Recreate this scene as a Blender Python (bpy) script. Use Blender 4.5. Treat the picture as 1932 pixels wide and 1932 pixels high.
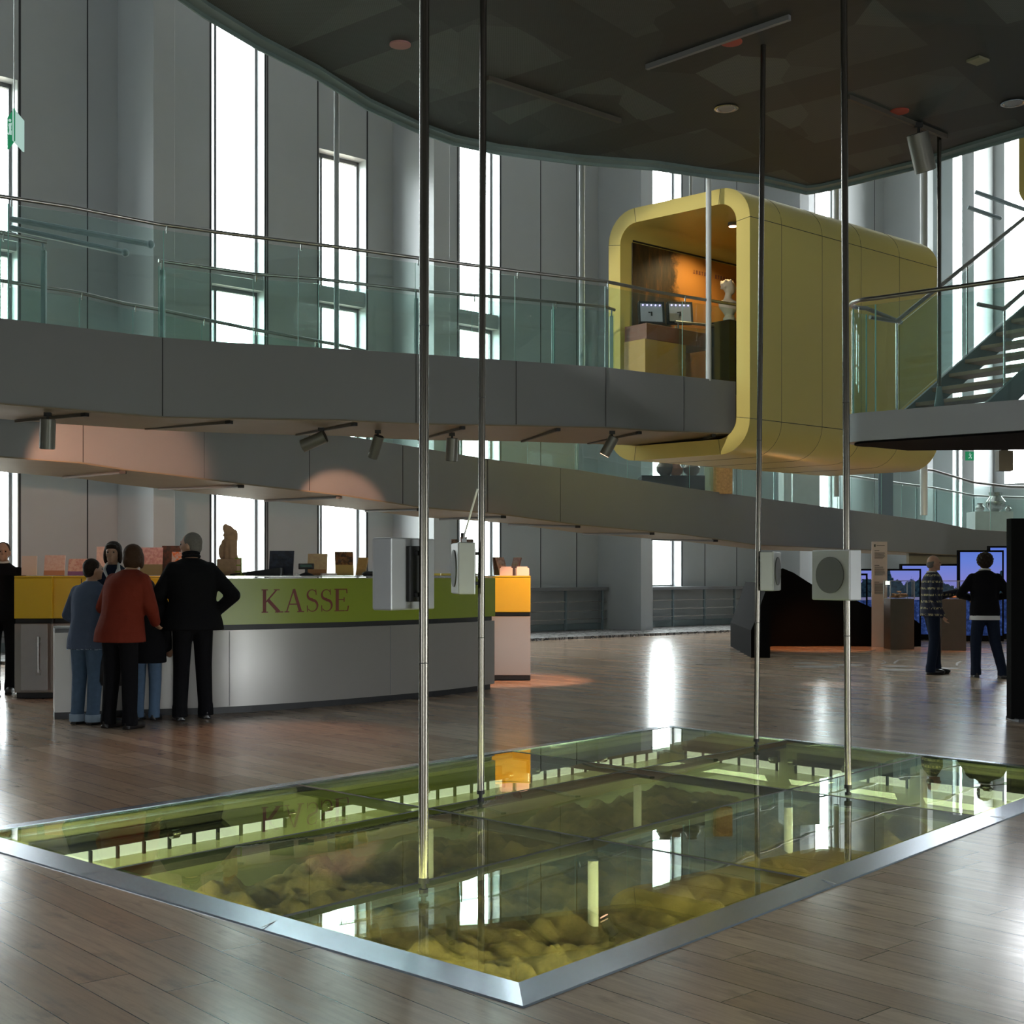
import bpy, bmesh, math, random
from mathutils import Vector, Matrix
random.seed(7)
for o in list(bpy.data.objects): bpy.data.objects.remove(o, do_unlink=True)
S = bpy.context.scene; C = S.collection
PI = math.pi; R = math.radians
# ------------------------------------------------------------------ camera
F = 2500.0; HZ = 1085.0; EYE = 1.38
cd = bpy.data.cameras.new('camera'); cam = bpy.data.objects.new('camera', cd); C.objects.link(cam)
cam.location = (0, 0, EYE); cam.rotation_euler = (R(90), 0, 0)
cd.sensor_width = 36; cd.lens = 36*F/1932; cd.shift_y = (HZ-966)/1932; cd.clip_end = 300
S.camera = cam
S.view_settings.view_transform = 'Standard'; S.view_settings.look = 'None'
S.view_settings.gamma = 1; S.view_settings.use_curve_mapping = False
S.view_settings.exposure = -0.55
S.cycles.transparent_max_bounces = 40
# ------------------------------------------------------------------ world: bright overcast sky
w = bpy.data.worlds.new('sky'); S.world = w; w.use_nodes = True
nt = w.node_tree; nt.nodes.clear()
out = nt.nodes.new('ShaderNodeOutputWorld'); bg = nt.nodes.new('ShaderNodeBackground')
tc = nt.nodes.new('ShaderNodeTexCoord'); sp = nt.nodes.new('ShaderNodeSeparateXYZ'); rp = nt.nodes.new('ShaderNodeValToRGB')
nt.links.new(tc.outputs['Generated'], sp.inputs[0]); nt.links.new(sp.outputs['Z'], rp.inputs[0])
e = rp.color_ramp.elements; e[0].position = 0.0; e[0].color = (.30, .33, .28, 1); e[1].position = .035; e[1].color = (.92, .97, 1, 1)
nt.links.new(rp.outputs[0], bg.inputs[0]); bg.inputs[1].default_value = 26.0
nt.links.new(bg.outputs[0], out.inputs[0])
def area(name, loc, rot, sx, sy, power, col=(1, 1, 1)):
    l = bpy.data.lights.new(name, 'AREA'); l.shape = 'RECTANGLE'; l.size = sx; l.size_y = sy; l.energy = power; l.color = col
    o = bpy.data.objects.new(name, l); o.location = loc; o.rotation_euler = rot; C.objects.link(o); return o
def spot(name, loc, tgt, power, angle, col, blend=.6, rad=.03):
    l = bpy.data.lights.new(name, 'SPOT'); l.energy = power; l.spot_size = R(angle); l.spot_blend = blend; l.color = col; l.shadow_soft_size = rad
    o = bpy.data.objects.new(name, l); o.location = loc
    o.rotation_euler = (Vector(tgt)-Vector(loc)).to_track_quat('-Z', 'Y').to_euler(); C.objects.link(o); return o
# daylight that comes in through the glazed entrance behind; side and roof lamps are added fill
DAY = (.90, .96, 1.0)
area('entrance_daylight', (1.75, -9.6, .8), (R(90), 0, 0), 5.4, 1.5, 22, DAY)
area('side_fill', (-5.95, -1, 1.05), (R(90), 0, R(-90)), 5.8, 1.0, 230, DAY)  # unseen fill lamp, added to lift the left foreground floor
area('side_fill', (10.35, 2.0, 1.05), (R(90), 0, R(90)), 7.6, 1.0, 380, DAY)  # unseen fill lamp, added to lift the right foreground floor
area('roof_fill', (-9.5, 8, 16.8), (0, 0, 0), 9, 14, 200, DAY)  # added fill lamp on the left, under the closed roof
area('roof_fill', (1.6, 26.5, 16.8), (0, 0, math.atan2(.6631, .7486)), 27, 4.5, 420, DAY)  # added fill lamp over the facade strip; the roof has no opening

# ------------------------------------------------------------------ helpers
def P(px, py, Y): return Vector(((px-966)/F*Y, Y, EYE+(HZ-py)/F*Y))
def FL(px, py): return P(px, py, F*EYE/(py-HZ))
def PZ(px, py, Z): return P(px, py, (Z-EYE)*F/(HZ-py))
WL = {}
class MB:
    def __init__(s): s.v = []; s.f = []; s.m = []
    def add(s, vs, fs, mi=0):
        b = len(s.v); s.v += [Vector(q) for q in vs]
        for f in fs: s.f.append([b+i for i in f]); s.m.append(mi)
        return s
    def box(s, c, d, rz=0, mi=0, M=None):
        x, y, z = d[0]/2, d[1]/2, d[2]/2
        vs = [Vector((a*x, b*y, g*z)) for a in (-1, 1) for b in (-1, 1) for g in (-1, 1)]
        Q = Matrix.Rotation(rz, 3, 'Z') if M is None else M
        vs = [Q @ q+Vector(c) for q in vs]
        return s.add(vs, [(0, 1, 3, 2), (4, 6, 7, 5), (0, 4, 5, 1), (2, 3, 7, 6), (0, 2, 6, 4), (1, 5, 7, 3)], mi)
    def bb(s, x0, x1, y0, y1, z0, z1, mi=0): return s.box(((x0+x1)/2, (y0+y1)/2, (z0+z1)/2), (x1-x0, y1-y0, z1-z0), 0, mi)
    def prism(s, poly, z0, z1, mi=0):
        n = len(poly); a = lambda k, i: (k[i] if isinstance(k, (list, tuple)) else k)
        vs = [(p[0], p[1], a(z0, i)) for i, p in enumerate(poly)]+[(p[0], p[1], a(z1, i)) for i, p in enumerate(poly)]
        return s.add(vs, [tuple(range(n))[::-1], tuple(range(n, 2*n))]+[(i, (i+1) % n, n+(i+1) % n, n+i) for i in range(n)], mi)
    def strip(s, A, B, a0, a1, b0=None, b1=None, mi=0):
        # slab between two plan curves A,B (same length) with bottoms a0,b0 and tops a1,b1
        b0 = b0 or a0; b1 = b1 or a1; n = len(A); vs = []
        for i in range(n):
            vs += [(A[i][0], A[i][1], a0[i]), (A[i][0], A[i][1], a1[i]), (B[i][0], B[i][1], b1[i]), (B[i][0], B[i][1], b0[i])]
        fs = [(0, 1, 2, 3), tuple(4*(n-1)+k for k in (3, 2, 1, 0))]
        for i in range(n-1):
            for k in range(4): fs.append((4*i+k, 4*i+4+k, 4*i+4+(k+1) % 4, 4*i+(k+1) % 4))
        return s.add(vs, fs, mi)
    def tube(s, pts, r, seg=10, mi=0, closed=True):
        pts = [Vector(p) for p in pts]; n = len(pts); rs = r if isinstance(r, (list, tuple)) else [r]*n
        vs = []; up = Vector((0, 0, 1))
        for i, p in enumerate(pts):
            t = (pts[min(i+1, n-1)]-pts[max(i-1, 0)]).normalized()
            a = up if abs(t.dot(up)) < .95 else Vector((0, 1, 0))
            u = t.cross(a).normalized(); q = t.cross(u).normalized()
            for k in range(seg):
                an = 2*PI*k/seg; vs.append(p+(u*math.cos(an)+q*math.sin(an))*rs[i])
        fs = [(i*seg+k, i*seg+(k+1) % seg, (i+1)*seg+(k+1) % seg, (i+1)*seg+k) for i in range(n-1) for k in range(seg)]
        if closed: fs += [tuple(range(seg))[::-1], tuple(range((n-1)*seg, n*seg))]
        return s.add(vs, fs, mi)
    def ell(s, c, r, nu=12, nv=8, rz=0, mi=0, M=None):
        Q = Matrix.Rotation(rz, 3, 'Z') if M is None else M
        if not isinstance(r, (list, tuple)): r = (r, r, r)
        vs = [Vector((0, 0, r[2]))]
        for j in range(1, nv):
            for i in range(nu):
                a = 2*PI*i/nu; b = PI*j/nv
                vs.append(Vector((r[0]*math.sin(b)*math.cos(a), r[1]*math.sin(b)*math.sin(a), r[2]*math.cos(b))))
        vs.append(Vector((0, 0, -r[2]))); L = len(vs)-1
        fs = [(0, 1+i, 1+(i+1) % nu) for i in range(nu)]
        for j in range(nv-2):
            for i in range(nu): fs.append((1+j*nu+i, 1+(j+1)*nu+i, 1+(j+1)*nu+(i+1) % nu, 1+j*nu+(i+1) % nu))
        fs += [(L, 1+(nv-2)*nu+(i+1) % nu, 1+(nv-2)*nu+i) for i in range(nu)]
        return s.add([Q @ q+Vector(c) for q in vs], fs, mi)
    def loft(s, rings, seg=16, mi=0):
        # rings: (cx,cy,cz,rx,ry)
        vs = [(c[0]+c[3]*math.cos(2*PI*k/seg), c[1]+c[4]*math.sin(2*PI*k/seg), c[2]) for c in rings for k in range(seg)]
        n = len(rings)
        fs = [(i*seg+k, i*seg+(k+1) % seg, (i+1)*seg+(k+1) % seg, (i+1)*seg+k) for i in range(n-1) for k in range(seg)]
        return s.add(vs, fs+[tuple(range(seg))[::-1], tuple(range((n-1)*seg, n*seg))], mi)
    def limb(s, pts, rs):
        for i in range(len(pts)-1):
            s.tube([pts[i], pts[i+1]], [rs[i], rs[i+1]], 12)
        for p, r in zip(pts, rs): s.ell(p, r, 12, 8)
        return s
    def build(s, name, mat, parent=None, smooth=False, bevel=0, remesh=0, label=None, kind=None, origin=None):
        me = bpy.data.meshes.new(name)
        xs = [q.x for q in s.v]; ys = [q.y for q in s.v]; zs = [q.z for q in s.v]
        O = Vector(origin) if origin is not None else Vector(((min(xs)+max(xs))/2, (min(ys)+max(ys))/2, min(zs)))
        me.from_pydata([q-O for q in s.v], [], s.f)
        ms = mat if isinstance(mat, (list, tuple)) else [mat]
        for m_ in ms: me.materials.append(m_)
        for p, i in zip(me.polygons, s.m): p.material_index = i
        bm = bmesh.new(); bm.from_mesh(me); bmesh.ops.recalc_face_normals(bm, faces=bm.faces); bm.to_mesh(me); bm.free()
        o = bpy.data.objects.new(name, me); C.objects.link(o)
        if remesh:
            md = o.modifiers.new('r', 'REMESH'); md.mode = 'VOXEL'; md.voxel_size = remesh; md.use_smooth_shade = True
            sm = o.modifiers.new('s', 'SMOOTH'); sm.factor = .5; sm.iterations = 5
            dg = bpy.context.evaluated_depsgraph_get(); m2 = bpy.data.meshes.new_from_object(o.evaluated_get(dg)); o.modifiers.clear()
            o.data = m2; m2.name = name
            if not len(m2.materials): m2.materials.append(ms[0])
            smooth = True
        if smooth:
            for p in o.data.polygons: p.use_smooth = True
            if not remesh: o.data.set_sharp_from_angle(angle=R(40))
        if bevel:
            b = o.modifiers.new('b', 'BEVEL'); b.width = bevel; b.segments = 2; b.limit_method = 'ANGLE'
        WL[o.name] = O
        if parent is not None:
            o.parent = parent; o.location = O-WL[parent.name]
        else: o.location = O
        if label: o['label'] = label
        if kind: o['kind'] = kind
        return o
def thing(name, label, cat, loc=(0, 0, 0), rz=0, group=None, kind=None):
    o = bpy.data.objects.new(name, None); C.objects.link(o); o.location = loc; o.rotation_euler = (0, 0, rz)
    o.empty_display_size = .1; WL[o.name] = Vector(loc)
    if label: o['label'] = label
    if cat: o['category'] = cat
    if group: o['group'] = group
    if kind: o['kind'] = kind
    return o
def tag(o, label, cat, group=None, kind=None):
    o['label'] = label; o['category'] = cat
    if group: o['group'] = group
    if kind: o['kind'] = kind
    return o
def local(o):        # things built around the local origin
    WL[o.name] = Vector((0, 0, 0)); return o
def dup(root, loc, rz, label=None, group=None):
    r = root.copy(); C.objects.link(r); r.location = loc; r.rotation_euler = (0, 0, rz)
    if label: r['label'] = label
    if group: r['group'] = group
    for ch in list(root.children):
        c = ch.copy(); C.objects.link(c); c.parent = r
        for g in ch.children:
            d = g.copy(); C.objects.link(d); d.parent = c
    return r
# ------------------------------------------------------------------ materials
class NT:
    def __init__(s, name):
        s.mat = bpy.data.materials.new(name); s.mat.use_nodes = True; s.t = s.mat.node_tree; s.t.nodes.clear()
        s.out = s.n('ShaderNodeOutputMaterial')
    def n(s, typ, **k):
        q = s.t.nodes.new(typ)
        for a, b in k.items(): setattr(q, a, b)
        return q
    def l(s, a, b): s.t.links.new(a, b)
    def put(s, v, sock):
        if isinstance(v, (int, float)): sock.default_value = v
        elif isinstance(v, (tuple, list)): sock.default_value = v if len(v) == len(sock.default_value) else (*v, 1)
        else: s.l(v, sock)
    def m(s, op, a, b=0, c=0):
        q = s.n('ShaderNodeMath', operation=op); s.put(a, q.inputs[0]); s.put(b, q.inputs[1]); s.put(c, q.inputs[2]); return q.outputs[0]
    def mix(s, f, a, b):
        q = s.n('ShaderNodeMix', data_type='RGBA'); s.put(f, q.inputs[0]); s.put(a, q.inputs[6]); s.put(b, q.inputs[7]); return q.outputs[2]
    def noise(s, vec, sc, det=4, ro=.55):
        q = s.n('ShaderNodeTexNoise'); q.inputs['Scale'].default_value = sc; q.inputs['Detail'].default_value = det; q.inputs['Roughness'].default_value = ro
        if vec is not None: s.l(vec, q.inputs['Vector'])
        return q.outputs[0]
    def pos(s, obj=True): return s.n('ShaderNodeTexCoord').outputs['Object'] if obj else s.n('ShaderNodeNewGeometry').outputs['Position']
    def mapv(s, vec, sc=(1, 1, 1), rot=(0, 0, 0)):
        q = s.n('ShaderNodeMapping'); q.inputs['Scale'].default_value = sc; q.inputs['Rotation'].default_value = rot; s.l(vec, q.inputs[0]); return q.outputs[0]
    def ramp(s, v, stops):
        q = s.n('ShaderNodeValToRGB'); el = q.color_ramp.elements
        while len(el) < len(stops): el.new(.5)
        for e_, (p, c) in zip(el, stops): e_.position = p; e_.color = (*c, 1) if len(c) == 3 else c
        s.l(v, q.inputs[0]); return q.outputs[0]
    def bsdf(s, col, rough=.5, metal=0, bump=None, bs=.2, bd=.02, spec=.5, coat=0):
        q = s.n('ShaderNodeBsdfPrincipled'); s.put(col, q.inputs['Base Color']); s.put(rough, q.inputs['Roughness']); s.put(metal, q.inputs['Metallic'])
        q.inputs['Specular IOR Level'].default_value = spec; q.inputs['Coat Weight'].default_value = coat
        if bump is not None:
            b = s.n('ShaderNodeBump'); b.inputs['Strength'].default_value = bs; b.inputs['Distance'].default_value = bd; s.l(bump, b.inputs['Height']); s.l(b.outputs[0], q.inputs['Normal'])
        s.l(q.outputs[0], s.out.inputs[0]); return q
def mk(name, col, rough=.5, metal=0, var=.12, sc=6, bs=0, spec=.5, coat=0):
    t = NT(name); p = t.pos(); n = t.noise(p, sc)
    a = tuple(max(0, c*(1-var)) for c in col); b = tuple(min(1, c*(1+var)) for c in col)
    t.bsdf(t.mix(n, a, b), rough, metal, n if bs else None, bs, .01, spec, coat); return t.mat
def brushed(name, col, rough=.28, sc=(1, 1, 60)):
    t = NT(name); n = t.noise(t.mapv(t.pos(), sc), 8)
    t.bsdf(t.mix(n, tuple(c*.8 for c in col), col), t.m('MULTIPLY_ADD', n, .2, rough-.1), 1, n, .05, .004); return t.mat
def emis(name, col, st):
    t = NT(name); q = t.n('ShaderNodeEmission'); q.inputs[0].default_value = (*col, 1); q.inputs[1].default_value = st; t.l(q.outputs[0], t.out.inputs[0]); return t.mat
def glass(name, tint, wav=0, r0=.04, rough=0):
    t = NT(name); lw = t.n('ShaderNodeLayerWeight'); lw.inputs[0].default_value = .5
    f = t.m('MULTIPLY_ADD', t.m('POWER', lw.outputs['Facing'], 5), 1-r0, r0)
    tr = t.n('ShaderNodeBsdfTransparent'); tr.inputs[0].default_value = (*tint, 1)
    g = t.n('ShaderNodeBsdfGlossy'); g.inputs['Roughness'].default_value = rough; g.inputs['Color'].default_value = (1, 1, 1, 1)
    if wav:
        b = t.n('ShaderNodeBump'); b.inputs['Strength'].default_value = wav; b.inputs['Distance'].default_value = .01
        t.l(t.noise(t.pos(False), 1.4, 2), b.inputs['Height']); t.l(b.outputs[0], g.inputs['Normal'])
    mx = t.n('ShaderNodeMixShader'); t.l(f, mx.inputs[0]); t.l(tr.outputs[0], mx.inputs[1]); t.l(g.outputs[0], mx.inputs[2]); t.l(mx.outputs[0], t.out.inputs[0])
    return t.mat
M = {}
M['wall'] = mk('wall_panel_grey', (.42, .445, .455), .34, 0, .05, 1.5)
M['joint'] = mk('panel_joint_dark', (.03, .03, .032), .6)
M['fascia'] = mk('fascia_grey', (.18, .184, .195), .5, 0, .05, 1.5)
M['landing'] = mk('landing_grey', (.32, .335, .365), .5, 0, .05, 1.5)
M['soffit'] = mk('soffit_tan', (.20, .155, .095), .55, 0, .12, 2)
M['deck'] = mk('deck_grey', (.2, .2, .2), .6)
M['steel'] = brushed('brushed_steel', (.62, .62, .60), .26)
M['pole'] = mk('pole_steel', (.17, .155, .135), .25, 1)
M['darksteel'] = brushed('handrail_steel', (.36, .35, .33), .3)
M['alu'] = mk('speaker_aluminium', (.34, .345, .35), .42, .5, .08, 8)
M['frame'] = mk('frame_steel', (.40, .44, .51), .27, 1, .18, 3)
M['postblue'] = mk('post_grey_paint', (.20, .26, .28), .45)
M['black'] = mk('matt_black', (.012, .012, .013), .55)
M['rubber'] = mk('plinth_black', (.02, .02, .022), .5)
M['yellow'] = mk('box_yellow', (.66, .53, .15), .36, 0, .03, .8)
M['cyellow'] = mk('counter_yellow', (.62, .46, .02), .35, 0, .03, 2)
M['green'] = mk('counter_lime', (.24, .30, .018), .35, 0, .03, 2)
M['white'] = mk('counter_white', (.28, .265, .25), .33, .25, .04, 2)
M['maroon'] = mk('letter_maroon', (.16, .022, .012), .5)
M['glass'] = glass('balustrade_glass', (.885, .955, .935), .15)
M['wglass'] = glass('window_glass', (.97, .99, .98))
M['pitglass'] = glass('pit_glass', (.84, .93, .82), .06)
M['cglass'] = glass('case_glass', (.96, .98, .98))
M['edge'] = mk('glass_edge', (.25, .5, .45), .2)
M['edgetrim'] = mk('edge_trim', (.2, .27, .27), .35, .3)
M['cream'] = mk('pit_cream', (.40, .42, .28), .6)
M['tube'] = emis('tube_light', (1, 1, .74), 2.6)
M['lens'] = emis('warm_lens', (1, .55, .35), 6)
M['skin'] = mk('skin', (.42, .24, .16), .5, 0, .06, 14)
M['hairdark'] = mk('hair_dark_brown', (.018, .011, .008), .6, 0, .4, 60, .5, .15)
M['hairgrey'] = mk('hair_grey', (.14, .13, .12), .6, 0, .25, 60, .5, .2)
M['hairbrown'] = mk('hair_brown', (.045, .022, .012), .6, 0, .35, 60, .5, .15)
M['eye'] = mk('eye_dark', (.02, .015, .012), .2)
M['cloth_black'] = mk('cloth_black', (.006, .006, .0075), .85, 0, .2, 30, .4, .12)
M['cloth_navy'] = mk('cloth_navy', (.012, .018, .035), .85, 0, .2, 30, .4, .12)
M['cloth_red'] = mk('cloth_rust_red', (.16, .024, .013), .8, 0, .15, 12, .5, .12)
M['cloth_blue'] = mk('cloth_slate_blue', (.075, .10, .16), .8, 0, .15, 12, .5, .12)
M['jeans'] = mk('jeans_blue', (.065, .115, .19), .85, 0, .2, 25, .4)
M['cloth_white'] = mk('cloth_white', (.65, .65, .65), .8)
M['cloth_scarf'] = mk('cloth_scarlet', (.45, .04, .03), .8)
M['leather'] = mk('shoe_leather', (.012, .01, .01), .3)
M['stone'] = mk('statue_sandstone', (.42, .25, .15), .8, 0, .25, 18, .5)
M['marble'] = mk('bust_plaster', (.40, .36, .28), .7, 0, .12, 12, .3)
M['brown'] = mk('brown_cladding', (.20, .075, .04), .5)
M['gold'] = mk('ochre_cladding', (.45, .27, .06), .5, 0, .1, 3)
M['plinth'] = mk('plinth_taupe', (.085, .075, .06), .6)
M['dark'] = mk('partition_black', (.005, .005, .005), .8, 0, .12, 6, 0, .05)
M['bronze'] = mk('bronze_vessel', (.10, .07, .05), .3, .8, .3, 8)
M['paper'] = mk('paper_pinkwhite', (.72, .60, .55), .7, 0, .04)
M['signgreen'] = emis('exit_green', (.05, .5, .22), .6)
M['signwhite'] = emis('exit_pale', (.65, .95, .85), .9)
# wooden plank floor laid diagonally
def floor_mat():
    t = NT('oak_plank_floor'); p = t.pos(False)
    def dot(v):
        q = t.n('ShaderNodeVectorMath', operation='DOT_PRODUCT'); t.l(p, q.inputs[0]); q.inputs[1].default_value = v; return q.outputs['Value']
    u = dot((-.66, .751, 0)); v = dot((.751, .66, 0))
    vr = t.m('DIVIDE', v, .185); row = t.m('FLOOR', vr)
    wn = t.n('ShaderNodeTexWhiteNoise', noise_dimensions='1D'); t.l(row, wn.inputs['W'])
    ur = t.m('ADD', t.m('DIVIDE', u, 1.55), t.m('MULTIPLY', wn.outputs[0], 9)); col = t.m('FLOOR', ur)
    cb = t.n('ShaderNodeCombineXYZ'); t.l(row, cb.inputs[0]); t.l(col, cb.inputs[1])
    w2 = t.n('ShaderNodeTexWhiteNoise', noise_dimensions='2D'); t.l(cb.outputs[0], w2.inputs['Vector'])
    fv = t.m('FRACT', vr); fu = t.m('FRACT', ur)
    dv = t.m('MULTIPLY', t.m('MINIMUM', fv, t.m('SUBTRACT', 1, fv)), .185); du = t.m('MULTIPLY', t.m('MINIMUM', fu, t.m('SUBTRACT', 1, fu)), 1.55)
    gap = t.m('LESS_THAN', t.m('MINIMUM', dv, du), .0022)
    gv = t.n('ShaderNodeCombineXYZ'); t.l(t.m('MULTIPLY', u, .9), gv.inputs[0]); t.l(t.m('MULTIPLY', v, 7), gv.inputs[1]); t.l(t.m('MULTIPLY', w2.outputs[0], 20), gv.inputs[2])
    grain = t.noise(gv.outputs[0], 3.2, 7, .65)
    wv = t.n('ShaderNodeTexWave', wave_type='BANDS', bands_direction='Y'); wv.inputs['Scale'].default_value = 1.3; wv.inputs['Distortion'].default_value = 9; wv.inputs['Detail'].default_value = 3; wv.inputs['Detail Scale'].default_value = .9
    t.l(gv.outputs[0], wv.inputs['Vector'])
    gs = t.n('ShaderNodeCombineXYZ'); t.l(t.m('MULTIPLY', u, 2.2), gs.inputs[0]); t.l(t.m('MULTIPLY', v, 5), gs.inputs[1])
    stain = t.noise(gs.outputs[0], 1.6, 5, .6)
    base = t.mix(w2.outputs[0], (.40, .275, .19), (.56, .42, .31))
    base = t.mix(t.m('MULTIPLY', t.ramp(grain, [(.35, (0, 0, 0)), (.7, (1, 1, 1))]), .45), base, (.20, .155, .125))
    base = t.mix(t.m('MULTIPLY', t.ramp(wv.outputs[0], [(.0, (1, 1, 1)), (.22, (0, 0, 0))]), .08), base, (.10, .08, .07))
    base = t.mix(t.m('MULTIPLY', t.ramp(stain, [(.56, (0, 0, 0)), (.72, (1, 1, 1))]), .45), base, (.12, .10, .095))
    base = t.mix(gap, base, (.015, .01, .008))
    ht = t.m('SUBTRACT', t.m('MULTIPLY', grain, .35), gap)
    t.bsdf(base, t.m('MULTIPLY_ADD', grain, .16, .12), 0, ht, .3, .003, .5); return t.mat
M['floor'] = floor_mat()
def ceil_mat():
    t = NT('perforated_dark_ceiling'); p = t.pos(False)
    def bands(rot, sc, lo, hi):
        q = t.mapv(p, (1, 1, 1), (0, 0, rot)); s_ = t.n('ShaderNodeSeparateXYZ'); t.l(q, s_.inputs[0])
        f = t.m('FRACT', t.m('MULTIPLY', s_.outputs[0], sc)); return t.m('LESS_THAN', t.m('ABSOLUTE', t.m('SUBTRACT', f, .5)), lo), s_
    b1, s1 = bands(R(-50), .62, .17, 0); b2, s2 = bands(R(38), .42, .13, 0)
    br = t.n('ShaderNodeTexVoronoi'); br.distance = 'CHEBYCHEV'; br.inputs['Scale'].default_value = .9; t.l(t.mapv(p, (1, .6, 0), (0, 0, R(-50))), br.inputs['Vector'])
    sepc = t.n('ShaderNodeSeparateColor'); t.l(br.outputs['Color'], sepc.inputs[0])
    c = t.mix(sepc.outputs[0], (.018, .022, .019), (.085, .10, .09))
    c = t.mix(t.m('MULTIPLY', t.m('MAXIMUM', b1, b2), .75), c, (.016, .019, .016))
    vo = t.n('ShaderNodeTexVoronoi'); vo.inputs['Scale'].default_value = 70; vo.inputs['Randomness'].default_value = 0; t.l(p, vo.inputs['Vector'])
    c = t.mix(t.m('MULTIPLY', t.m('LESS_THAN', vo.outputs['Distance'], .3), .5), c, (.004, .004, .004))
    t.bsdf(c, .55); return t.mat
M['ceiling'] = ceil_mat()
def cobble_mat():
    t = NT('cobble_stones'); p = t.pos(False)
    v = t.n('ShaderNodeTexVoronoi', feature='DISTANCE_TO_EDGE'); v.inputs['Scale'].default_value = 6; t.l(p, v.inputs['Vector'])
    v2 = t.n('ShaderNodeTexVoronoi'); v2.inputs['Scale'].default_value = 6; t.l(p, v2.inputs['Vector'])
    s_ = t.n('ShaderNodeSeparateColor'); t.l(v2.outputs['Color'], s_.inputs[0])
    c = t.mix(s_.outputs[0], (.16, .15, .14), (.38, .37, .36)); c = t.mix(t.m('LESS_THAN', v.outputs[0], .06), c, (.02, .02, .02))
    t.bsdf(c, .6, 0, t.m('MINIMUM', v.outputs[0], .25), 1, .08); return t.mat
M['cobble'] = cobble_mat()
def sand_mat():
    t = NT('excavated_sand'); p = t.pos(False); n = t.noise(p, 2.2, 8, .65); n2 = t.noise(p, 13, 9, .75)
    c = t.ramp(n, [(.32, (.06, .05, .02)), (.48, (.26, .20, .08)), (.62, (.62, .47, .2))])
    t.bsdf(t.mix(t.m('MULTIPLY', n2, .5), c, (.10, .08, .035)), .9, 0, n2, 1, .09); return t.mat
M['sand'] = sand_mat()
def mural_mat():
    t = NT('mural_orange'); p = t.pos(False); s_ = t.n('ShaderNodeSeparateXYZ'); t.l(p, s_.inputs[0])
    q = t.m('DIVIDE', t.m('SUBTRACT', s_.outputs[0], 1.55), 1.6)       # 0 at near end of the wall
    n = t.noise(p, 2.6, 8, .7); n3 = t.noise(t.mapv(p, (5, 5, 1)), 2.2, 6, .7)
    edge = t.m('ADD', q, t.m('MULTIPLY', t.m('SUBTRACT', n, .5), .5))
    tree = t.ramp(edge, [(.48, (1, 1, 1)), (.56, (0, 0, 0))])
    dark = t.ramp(n3, [(.35, (.012, .01, .004)), (.55, (.06, .035, .01)), (.72, (.25, .10, .02))])
    c = t.mix(tree, (.50, .22, .045), dark); t.bsdf(c, .5); return t.mat
M['mural'] = mural_mat()
def screen_mat():
    t = NT('landscape_lightbox'); p = t.pos(False); s_ = t.n('ShaderNodeSeparateXYZ'); t.l(p, s_.inputs[0]); z = s_.outputs[2]
    hz = t.noise(t.mapv(p, (1, 0, 0)), 1.1, 5, .6); n = t.noise(p, 4, 7, .7); nf = t.noise(p, 14, 5, .7)
    sky = t.ramp(t.m('DIVIDE', z, 2.4), [(.45, (.36, .33, .85)), (.7, (.20, .32, 1.0)), (1, (.10, .22, .95))])
    top = t.m('ADD', t.m('MULTIPLY_ADD', hz, 1.9, .30), t.m('MULTIPLY', t.m('SUBTRACT', n, .5), .5))
    trees = t.m('LESS_THAN', z, top)
    c = t.mix(trees, sky, t.ramp(nf, [(.35, (.004, .008, .02)), (.7, (.03, .07, .10))]))
    bank = t.m('LESS_THAN', z, .92); c = t.mix(bank, c, (.22, .22, .42))
    c = t.mix(t.m('LESS_THAN', z, .86), c, t.ramp(nf, [(.4, (.012, .025, .09)), (.6, (.04, .08, .28)), (.75, (.16, .2, .42))]))
    q = t.n('ShaderNodeEmission'); t.l(c, q.inputs[0]); q.inputs[1].default_value = .95; t.l(q.outputs[0], t.out.inputs[0]); return t.mat
M['screen'] = screen_mat()
def picture(name, a, b, c, sc=9, split=.5):
    t = NT(name); p = t.pos(); s_ = t.n('ShaderNodeSeparateXYZ'); t.l(p, s_.inputs[0]); n = t.noise(p, sc*3, 5, .6)
    top = t.mix(t.ramp(n, [(.42, (0, 0, 0)), (.58, (1, 1, 1))]), a, b)
    t.bsdf(t.mix(t.m('LESS_THAN', s_.outputs[2], split), top, c), .45); return t.mat
def sweater_mat():
    t = NT('patterned_sweater'); p = t.pos(); s_ = t.n('ShaderNodeSeparateXYZ'); t.l(p, s_.inputs[0])
    b = t.m('FRACT', t.m('MULTIPLY', s_.outputs[2], 11)); n = t.noise(t.mapv(p, (1, 1, .4)), 55, 2)
    band = t.m('MULTIPLY', t.m('LESS_THAN', b, .32), t.m('GREATER_THAN', n, .5))
    t.bsdf(t.mix(band, (.012, .015, .035), (.32, .29, .16)), .9); return t.mat
M['sweater'] = sweater_mat()

# ------------------------------------------------------------------ structure: floor
N_, RT, BK, LF = FL(987, 1903), FL(2109, 1465), FL(1258, 1369.3), FL(-111, 1577)
pit = [Vector((q.x, q.y, 0)) for q in (N_, RT, BK, LF)]
mb = MB(); big = [(-17, -10), (20, -10), (20, 46), (-17, 46)]
vs = [(*q, 0) for q in big]+[tuple(q) for q in pit]
fl = MB().add(vs, [(0, 1, 4), (1, 5, 4), (1, 2, 5), (2, 6, 5), (2, 3, 6), (3, 7, 6), (3, 0, 7), (0, 4, 7)])
fl.build('floor', M['floor'], kind='structure', origin=(0, 0, 0))

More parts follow.
